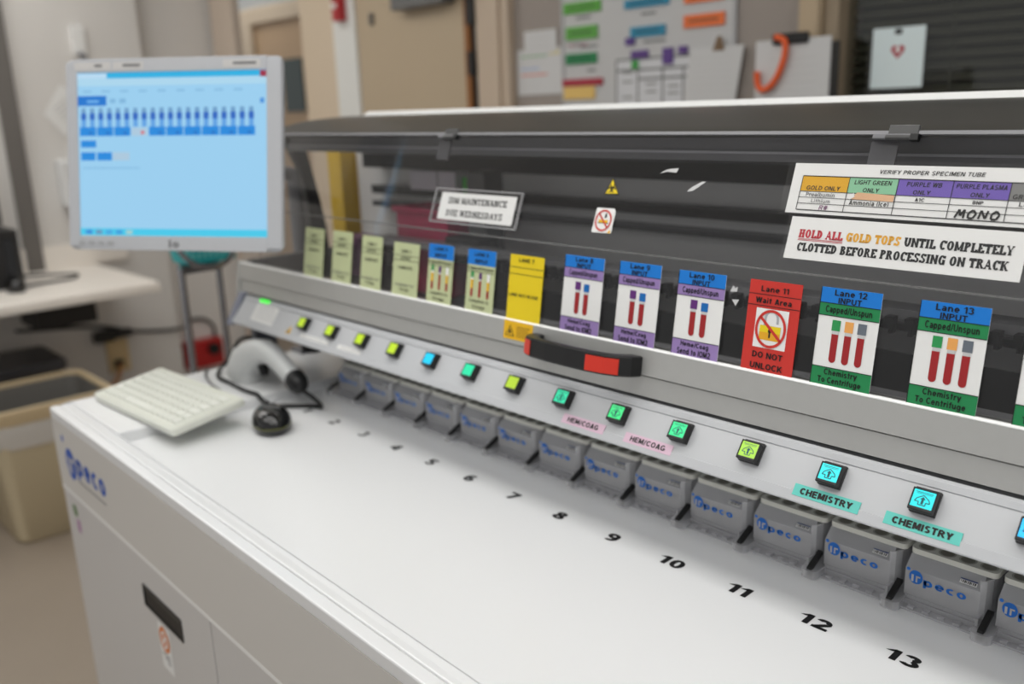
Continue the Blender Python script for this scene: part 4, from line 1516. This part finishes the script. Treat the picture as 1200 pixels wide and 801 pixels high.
b.text('lo', -.1, .12, -MH / 2 + .06, -MH / 2 + .20, .004, GREYTXT, .05)
b.build('bezel_mark', mo)
# arm from the back of the screen down to the machine's left end
a0 = MC - mn * .8
b = MB()
b.tube([tuple(a0), tuple(a0 - mn * .6), (-2.45, -.1, 4.8), (-2.45, 1.4, 4.6), (-2.45, 2.2, 4.4)], .16, MIDGREY, 12)
b.tube([(-2.45, 2.2, 4.55), (-2.45, 2.2, .22)], .2, MIDGREY, 14)
b.box((-2.7, 1.8, .204), (-2.2, 2.6, .3), MIDGREY)
b.build('support_arm', mo)

# ------------------------------------------------------------------ things inside the hood, seen through it
b = MB()
b.box((-3.4, 3.7, ZF), (-2.82, 4.2, 5.3), mat('yellow_board', (206, 168, 20), 0.5))
ob = b.build('yellow_board')
tag(ob, 'tall yellow board seen through the left end of the clear hood', 'board')
b = MB()
b.box((1.15, 2.4, 2.126), (2.8, 3.2, 3.8), mat('magenta_bin', (190, 40, 92), 0.45))
b.strip([(1.2, 2.45), (2.75, 2.45), (2.75, 3.15), (1.2, 3.15)], [(1.08, 2.33), (2.87, 2.33), (2.87, 3.27), (1.08, 3.27)], 3.75, 3.87, MATS['magenta_bin'], 2, True)
tag(b.build('storage_bin', bevel=.03), 'magenta bin seen through the clear hood below the maintenance sign', 'bin')
b = MB()
b.box((.25, 3.5, 4.076), (1.8, 3.98, 4.48), mat('pale_box', (240, 236, 246), 0.5))
b.box((1.2, 3.49, 4.07), (1.22, 3.5, 4.48), mat('closer_grey', (112, 112, 112)))
tag(b.build('carton'), 'pale lilac carton on a rail inside the clear hood', 'carton')
b = MB()
b.box((1.9, 3.6, 4.076), (2.35, 3.98, 4.38), mat('green_tag', (70, 220, 70), 0.5))
tag(b.build('green_block', bevel=.02), 'small bright green block on a rail inside the clear hood', 'block')
b = MB()
b.box((-1.6, 2.65, 2.126), (-.7, 3.3, 3.0), mat('plum_caddy', (120, 66, 110), 0.5))
for k in range(4):
    b.box((-1.56 + .22 * k, 2.61, 2.3), (-1.44 + .22 * k, 2.65, 2.85), mat('plum_dark', (80, 44, 76), .5))
tag(b.build('plum_caddy', bevel=.03), 'plum coloured caddy inside the left end of the clear hood', 'caddy')

# ------------------------------------------------------------------ behind and left of the machine
CH = mat('chrome', (150, 150, 154), 0.25, 0.9)
tc = thing('wire_cart', (-6, 1.2, ZF), 'chrome wire cart carrying a teal basket left of the machine', 'cart')
b = MB()
LEG = {}
for x, y in ((-6, .7), (-6, 1.72), (-8.0, 1.55), (-8.0, 2.64)):
    b = MB()
    b.tube([(x, y, ZF + .3), (x, y, 2.05)], .085, CH, 12)
    b.build('leg', tc)
    b = MB()
    b.tube([(x, y - .06, ZF + .18), (x, y + .06, ZF + .18)], .18, BLACK, 14)
    b.build('caster', tc)
b = MB()
for z in (1.95, -6.0):
    pts = [(-6, .7, z), (-6, 1.72, z), (-8.0, 2.64, z), (-8.0, 1.55, z)]
    b.tube(pts, .09, CH, 10, True)
    for k in range(7):
        t = (k + .5) / 7
        b.tube([(-6 - 2.0 * t, .7 + .85 * t, z), (-6 - 2.0 * t, 1.72 + .92 * t, z)], .03, CH, 6)
b.build('shelf', tc)
b = MB()
b.tube(smoothpath([(-6.0, .55, 2.75), (-5.8, .9, 2.2), (-5.7, 1.4, 2.0), (-5.8, 1.9, 2.1), (-6.0, 2.2, 2.35)], 6), .07, CH, 10)
b.build('handle', tc)
TQ = mat('turquoise_plastic', (40, 176, 180), 0.4)
b = MB()
o0 = rrect(-7.3, -6.2, 1.0, 2.4, .2)
o1 = rrect(-7.4, -6.05, .85, 2.55, .2)
b.rings([[(a, c_, 2.06) for a, c_ in o0], [(a, c_, 2.95) for a, c_ in o1]], TQ, True, False)
i0 = rrect(-7.25, -6.25, 1.05, 2.35, .2)
i1 = rrect(-7.32, -6.13, .93, 2.47, .2)
b.rings([[(a, c_, 2.1) for a, c_ in i0], [(a, c_, 2.95) for a, c_ in i1]], TQ, True, False)
b.strip([(a, c_) for a, c_ in i1], [(a, c_) for a, c_ in rrect(-7.47, -5.98, .78, 2.62, .2)], 2.9, 2.98, TQ, 2, True)
TQL = mat('turquoise_slot', (130, 216, 216), 0.5)
for k in range(9):
    y = .95 + .16 * k
    b.add([(-6.175, y, 2.2), (-6.175, y + .07, 2.2), (-6.08, y + .07, 2.8), (-6.08, y, 2.8)], [(0, 1, 2, 3)], TQL)
tag(b.build('basket'), 'teal slotted plastic basket on the wire cart', 'basket')

# red box on the wall
rb = thing('wall_box', (XL, 12.8, -8.5), 'red box mounted low on the wall behind the cart', 'box')
b = MB()
b.box((XL, 11.75, -8.55), (XL + .8, 13.95, -6.95), mat('red_enamel', (176, 30, 30), 0.4))
b.build('body', rb, bevel=0.05)
b = MB()
b.tube([(XL + .8, 13.3, -7.5), (XL + 1.05, 13.3, -7.5)], .35, BLACK, 14)
b.build('knob', rb)
b = MB()
b.tube(smoothpath([(-32.9, 3.0, -4.4), (-32.9, 6.9, -4.9), (-32.9, 8.9, -5.55), (-33.0, 11.4, -5.9), (XL + .2, 12.4, -5.75), (XL + .2, 13.2, -5.8), (XL + .3, 13.7, -6.3), (XL + .3, 13.7, -7.0)], 8), .09, RUBBER, 8)
tag(b.build('wall_cable'), 'black power cable running along the wall under the counter', 'cord')
b = MB()
b.box((-32.98, 6.6, -5.75), (-32.4, 7.6, -5.15), BLACK)
b.box((-32.98, 7.6, -5.65), (-32.5, 8.6, -5.25), BLACK)
tag(b.build('power_adapter', bevel=.08), 'black power adapter on the cord below the counter', 'adapter')
ol = thing('wall_outlet', (-33.0, 7.9, -7.6), 'cream wall outlet with an orange cord below the counter', 'outlet')
b = MB()
b.box((-33.0, 7.2, -7.6), (-32.85, 8.35, -5.8), mat('outlet_cream', (220, 196, 150), 0.5))
b.build('plate', ol, bevel=.03)
b = MB()
b.box((-32.86, 7.5, -7.3), (-32.5, 7.9, -6.9), BLACK)
b.build('socket', ol)
b = MB()
b.tube(smoothpath([(-32.5, 7.7, -7.1), (-32.2, 7.3, -7.8), (-32.0, 6.0, -9.2), (-31.6, 4.6, -10.4)], 6), .13, mat('tan_cord', (190, 140, 90), .5), 8)
b.build('cord', ol)

# things under and on the counter
b = MB()
b.box((-32.4, 3.2, -3.9), (-29.6, 6.0, -2.1), mat('charcoal', (38, 37, 37), 0.5))
b.box((-32.2, 3.4, -2.1), (-29.8, 5.8, -2.0), MATS['charcoal'])
tag(b.build('computer_case', bevel=.08), 'black computer case hung under the counter', 'computer')
for k, (x, y, hh, lab) in enumerate(((-30.0, 1.9, 5.0, 'tall black waste bin with a lid under the counter, behind the beige bin'), (-29.0, -2.2, 4.6, 'black waste bin under the counter at the left edge'))):
    tb = thing('waste_bin', (x, y, ZF), lab, 'bin')
    b = MB()
    b.rings([[(a, c_, ZF) for a, c_ in rrect(x - 1.5, x + 1.5, y - 1.5, y + 1.5, .3)], [(a, c_, ZF + hh) for a, c_ in rrect(x - 1.8, x + 1.8, y - 1.8, y + 1.8, .3)]], mat('charcoal', (38, 37, 37)))
    b.build('body', tb)
    b = MB()
    b.prism(rrect(x - 1.95, x + 1.95, y - 1.95, y + 1.95, .3), ZF + hh, ZF + hh + .5, mat('charcoal_lid', (66, 66, 70), 0.35), 2)
    b.build('lid', tb, bevel=.08)
# beige bin
tb = thing('waste_bin', (-22.8, 1.0, ZF), 'beige rectangular waste bin with a clear liner on the floor', 'bin')
BG = mat('beige_plastic', (194, 180, 150), 0.5)
b = MB()
bx0, bx1, by0, by1 = -24.6, -21.0, -1.0, 2.9
h1 = -4.95
rg = lambda g_, z, r_=.55: [(a, c_, z) for a, c_ in rrect(bx0 - g_, bx1 + g_, by0 - g_, by1 + g_, r_, 6)]
b.rings([rg(-.12, ZF), rg(0, ZF + .15), rg(.32, h1 - .5)], BG, True, False)
b.rings([rg(-.2, ZF + .1), rg(.26, h1 - .1)], mat('bag_grey', (112, 110, 106), 0.5), True, False)
b.build('body', tb, smooth=True)
b = MB()
b.rings([rg(.26, h1 - .55), rg(.30, h1), rg(.38, h1 + .08), rg(.50, h1 + .05), rg(.50, h1 - .12), rg(.34, h1 - .55)], mat('beige_rim', (206, 186, 150), 0.45), False, False)
b.build('rim', tb, smooth=True)
b = MB()
rnd = random.Random(3)
lr = []
for g_, z in ((.37, h1 - .62), (.40, h1 - .95), (.34, h1 - 1.5)):
    lr.append([(a + rnd.uniform(-.03, .03), c_ + rnd.uniform(-.03, .03), z + rnd.uniform(-.14, .14)) for a, c_, _ in rg(g_, z)])
b.rings(lr, clear('bin_liner', (.85, .85, .86), .15, .5, 1.45, (240, 238, 236)), False, False)
li = b.build('liner', tb, smooth=True)

# on the counter
dm = thing('desk_monitor', (-31.4, 1.6, -1.5), 'dark slim screen standing on the counter at the left edge', 'monitor')
b = MB()
b.box((-31.9, .8, 1.1), (-31.5, 2.95, 3.9), mat('charcoal', (38, 37, 37)))
b.build('frame', dm, bevel=.06)
b = MB()
b.box((-31.52, 1.05, 1.35), (-31.46, 2.7, 3.65), mat('dim_screen', (110, 112, 118), 0.2))
b.build('screen', dm)
b = MB()
b.box((-31.8, 1.5, -1.494), (-31.6, 2.1, 1.2), BLACK)
b.box((-32.2, 1.0, -1.494), (-31.0, 2.7, -1.4), BLACK)
b.build('stand', dm)
b = MB()
b.box((-30.6, -.3, -1.494), (-28.3, 2.7, 1.15), mat('charcoal', (38, 37, 37)))
b.box((-28.3, 2.0, -1.2), (-28.2, 2.5, .8), BLACKGLOSS)
b.box((-28.3, .1, -.9), (-28.22, .5, -.1), mat('amber_mark', (190, 160, 60), .5))
tag(b.build('label_printer', bevel=.1), 'black boxy device standing on the cream counter', 'device')
b = MB()
f_ = lambda u, v, n: (-27.6 + u, 2.05 + v, -1.5 + n)
b.fr = f_
b.rings([egg(.75, .42, f, z) for f, z in ((.9, .01), (1, .15), (.95, .35), (.7, .55), (.3, .62))], BLACKGLOSS)
tag(b.build('computer_mouse', smooth=True), 'black mouse lying on the cream counter beside the dark device', 'mouse')
b = MB()
b.tube(smoothpath([(-28.0, 2.5, -1.43), (-28.3, 3.4, -1.43), (-28.6, 4.8, -1.43), (-29.6, 5.3, -1.43), (-30.6, 4.4, -1.43), (-31.5, 3.4, -1.43)], 6), .06, RUBBER, 8)
tag(b.build('mouse_cable'), 'black mouse cable curling over the cream counter', 'cable')

# on the left wall
XW = -33.0
WF = lambda y, z, n: (XW + n, y, z)
b = MB(WF)
b.add([(6.0, 6.15, .03), (6.85, 5.05, .05), (8.2, 6.3, .10), (7.0, 7.6, .03), (6.0, 6.15, .06), (6.85, 5.05, .08), (8.2, 6.3, .13), (7.0, 7.6, .06)],
      [(0, 1, 2, 3), (4, 7, 6, 5), (0, 4, 5, 1), (1, 5, 6, 2), (2, 6, 7, 3), (3, 7, 4, 0)], PAPER)
for k in range(5):
    b.seg(6.5 + .12 * k, 6.4 - .18 * k, 7.2 + .12 * k, 6.9 - .18 * k, .05, .12, LGREY)
tag(b.build('wall_paper_sheet'), 'white sheet hung askew on the wall left of the monitor', 'paper')
b = MB(WF)
b.box((7.85, 9.0, 0), (8.45, 10.4, .25), PAPER)
b.tube([(8.15, 9.1, .2), (8.15, 8.8, .5), (8.15, 8.9, .7)], .14, MIDGREY, 10)
tag(b.build('wall_hook', bevel=.04), 'small white wall hook above the monitor', 'hook')
dp = thing('dispenser', (XW, 7.2, 1.0), 'white dispenser on the wall behind the monitor edge', 'dispenser')
b = MB(WF)
b.box((6.1, 1.55, 0), (8.0, 3.9, .9), WHITE)
b.build('body', dp, bevel=.12)
b = MB(WF)
b.prism([(6.6, .9), (7.4, .9), (7.5, 1.55), (6.5, 1.55)], .2, .6, MIDGREY, 2)
b.build('nozzle', dp)

# ------------------------------------------------------------------ back wall: papers, whiteboard, clipboard
FA = mat('fire_red', (178, 34, 40), 0.4)
fa = thing('fire_alarm', (-20.4, YB - .5, 9.6), 'red alarm unit at the top of the white wall strip', 'alarm')
b = MB()
b.box((-20.35, YB - .9, 9.75), (-19.75, YB - .5, 11.2), FA)
b.build('body', fa, bevel=.05)
b = MB()
b.box((-20.25, YB - .98, 10.3), (-19.9, YB - .9, 10.5), PAPER)
b.build('pull_bar', fa)
B = wallframe(YB - .01)


POSTED = mat('posted_paper', (206, 206, 206), 0.6)


def sheet(x0, x1, z0, z1, n0=.0, n1=.03, m=POSTED, sk=0.0):
    q = MB(B)
    q.add([(x0, z0, n0), (x1, z0, n0), (x1 + sk, z1, n0), (x0 + sk, z1, n0), (x0, z0, n1), (x1, z0, n1), (x1 + sk, z1, n1), (x0 + sk, z1, n1)],
          [(3, 2, 1, 0), (4, 5, 6, 7), (0, 1, 5, 4), (1, 2, 6, 5), (2, 3, 7, 6), (3, 0, 4, 7)], m)
    return q


q = sheet(-9.18, -6.85, 6.15, 7.78)
for k in range(6):
    q.rect(-9.0, -7.6 - .2 * (k % 3), 7.5 - .22 * k, 7.56 - .22 * k, .034, [ink('ink_green', (140, 180, 140)), LGREY, ink('ink_blue', (150, 170, 210)), ink('ink_red', (214, 120, 110)), LGREY, LGREY][k])
q.rect(-7.5, -7.0, 7.55, 7.68, .034, ink('ink_yellow', (220, 206, 120)))
tag(q.build('posted_sheet'), 'white handwritten sheet on the wall left of the whiteboard', 'paper', 'papers left of the whiteboard')
q = sheet(-8.75, -7.1, 7.6, 8.42, .035, .06)
q.rect(-8.5, -7.4, 7.85, 7.9, .064, LGREY)
q.rect(-8.5, -7.4, 8.1, 8.15, .064, LGREY)
tag(q.build('posted_sheet'), 'smaller white sheet pinned above the handwritten sheet', 'paper', 'papers left of the whiteboard')
wbt = thing('whiteboard', (-3.1, YB, 4.0), 'large white magnetic board on the back wall', 'whiteboard')
b = MB(B)
b.box((-6.72, 3.6, .01), (.34, 12.0, .08), mat('whiteboard_white', (196, 196, 196), 0.3))
for (x, z, ww) in ((-6.1, 8.62, .7), (-6.4, 7.75, .7), (-5.9, 7.65, .8), (-5.6, 6.85, .4), (-3.2, 8.5, .6), (-3.1, 7.62, .9)):
    b.rect(x, x + ww, z, z + .08, .084, LGREY if x < -6.3 else GREYTXT)
b.rect(-6.5, -5.6, 7.74, 7.80, .084, ink('ink_pink', (220, 150, 160)))
b.build('board', wbt)
b = MB(B)
b.strip([(-6.68, 3.65), (.30, 3.65), (.30, 11.95), (-6.68, 11.95)], [(-6.80, 3.5), (.42, 3.5), (.42, 12.1), (-6.80, 12.1)], .0, .12, mat('board_frame', (176, 176, 178), 0.4), 2, True)
b.build('frame', wbt)
MG = 'magnetic labels on the whiteboard'
for x0, x1, z0, z1, rgb, lab in (
        (-6.64, -4.92, 8.82, 9.18, (92, 170, 62), 'wide light green magnet, highest on the left of the whiteboard'),
        (-6.55, -5.08, 7.95, 8.38, (96, 168, 72), 'light green magnet, second from top on the left of the whiteboard'),
        (-6.57, -5.12, 7.13, 7.48, (30, 132, 78), 'dark green magnet on the left of the whiteboard'),
        (-6.74, -4.86, 6.38, 6.62, (166, 40, 60), 'long dark red magnet on the left of the whiteboard'),
        (-6.70, -5.22, 5.93, 6.36, (226, 190, 110), 'yellow edged magnet below the dark red one'),
        (-3.88, -2.06, 8.75, 9.02, (38, 140, 176), 'blue magnet at the top of the whiteboard'),
        (-3.62, -2.20, 7.83, 8.15, (40, 138, 172), 'blue magnet below the other blue one'),
        (-1.46, .02, 8.68, 9.0, (232, 116, 56), 'orange magnet at the top right of the whiteboard'),
        (-1.47, .03, 7.95, 8.33, (232, 116, 56), 'lower orange magnet at right of the whiteboard'),
        (-3.83, -3.45, 7.60, 7.84, (84, 56, 132), 'small tilted purple magnet below the lower blue one'),
        (-3.59, -2.88, 7.16, 7.41, (92, 62, 132), 'wide purple magnet on the top line of the chart'),
        (-2.28, -1.88, 6.92, 7.42, (92, 62, 136), 'tall purple magnet on the middle of the chart'),
        (-1.66, -1.32, 7.20, 7.43, (92, 62, 132), 'small purple magnet on the right of the chart'),
        (-3.56, -3.30, 6.84, 7.10, (60, 160, 70), 'tiny green magnet inside the chart grid')):
    q = MB(B)
    q.box((x0, z0, .09), (x1, z1, .15), mat('magnet_%d_%d_%d' % rgb, rgb, 0.5))
    if x1 - x0 > 1.2 and 'dark red' not in lab:
        q.rect(x0 + .2, x1 - .2, (z0 + z1) / 2 - .04, (z0 + z1) / 2 + .05, .153, PAPER if 'yellow' in lab else mat('magnet_text_%d_%d_%d' % rgb, tuple(int(v * .65) for v in rgb), 0.5))
    tag(q.build('magnetic_label'), lab, 'magnet', MG)
q = MB(B)
q.box((-4.30, 3.9, .082), (-1.10, 7.2, .088), mat('chart_paper', (210, 211, 214), 0.5))
for z in (7.15, 6.80, 6.50):
    q.rect(-4.28 if z > 6.6 else -3.36, -1.1, z - .035, z + .035, .09, GREYTXT)
for x in (-4.26, -3.33, -2.30, -1.48):
    q.rect(x - .035, x + .035, 3.9, 7.15 if x < -4 else 6.85, .091, GREYTXT)
for (x, z) in ((-4.0, 6.7), (-4.0, 6.4), (-3.0, 6.3), (-3.0, 6.05), (-2.1, 6.2), (-2.1, 5.98), (-4.0, 5.9)):
    q.rect(x, x + .45, z, z + .06, .092, GREYP)
tag(q.build('wall_chart'), 'ruled black grid chart fixed to the whiteboard', 'chart')
q = sheet(-1.48, .44, 5.2, 7.32, .16, .20, POSTED, .34)
for k in range(8):
    q.rect(-1.1, .4, 7.0 - .2 * k, 7.03 - .2 * k, .203, LGREY)
q.add([(-.32, 7.2, .22), (.12, 7.2, .22), (.0, 7.62, .22), (-.15, 7.62, .22)], [(0, 1, 2, 3)], mat('brown_clip', (120, 96, 70), .4))
tag(q.build('clipped_sheet'), 'white list hanging askew over the right of the whiteboard', 'paper')
cl = thing('clipboard', (2.6, YB - .3, 4.6), 'clipboard with white sheets hanging beside the window frame', 'clipboard')
B2 = wallframe(YB - .5)
q = MB(B2)
q.box((1.42, 4.6, 0), (3.98, 7.2, .06), mat('clipboard_black', (30, 28, 26), 0.5))
q.build('board', cl)
q = MB(B2)
q.box((1.44, 4.75, .06), (3.76, 7.34, .10), POSTED)
for k in range(7):
    q.rect(1.9, 3.4, 6.8 - .22 * k, 6.83 - .22 * k, .103, LGREY)
q.build('sheets', cl)
q = MB(B2)
q.box((2.0, 7.2, .06), (3.1, 7.5, .2), BLACK)
q.build('clip', cl, bevel=.04)
b = MB(B2)
b.tube(smoothpath([(2.12, 7.42, .2), (2.42, 7.3, .24), (2.46, 6.95, .24), (2.32, 6.5, .24), (2.08, 6.12, .24), (1.78, 5.98, .24), (1.62, 6.15, .24), (1.58, 6.5, .24)], 6), .09, mat('orange_tubing', (232, 96, 40), .4), 10)
tag(b.build('orange_cord'), 'orange cord looped over the clipboard', 'cord')

for o in list(bpy.data.objects):
    if '_o' in o:
        del o['_o']
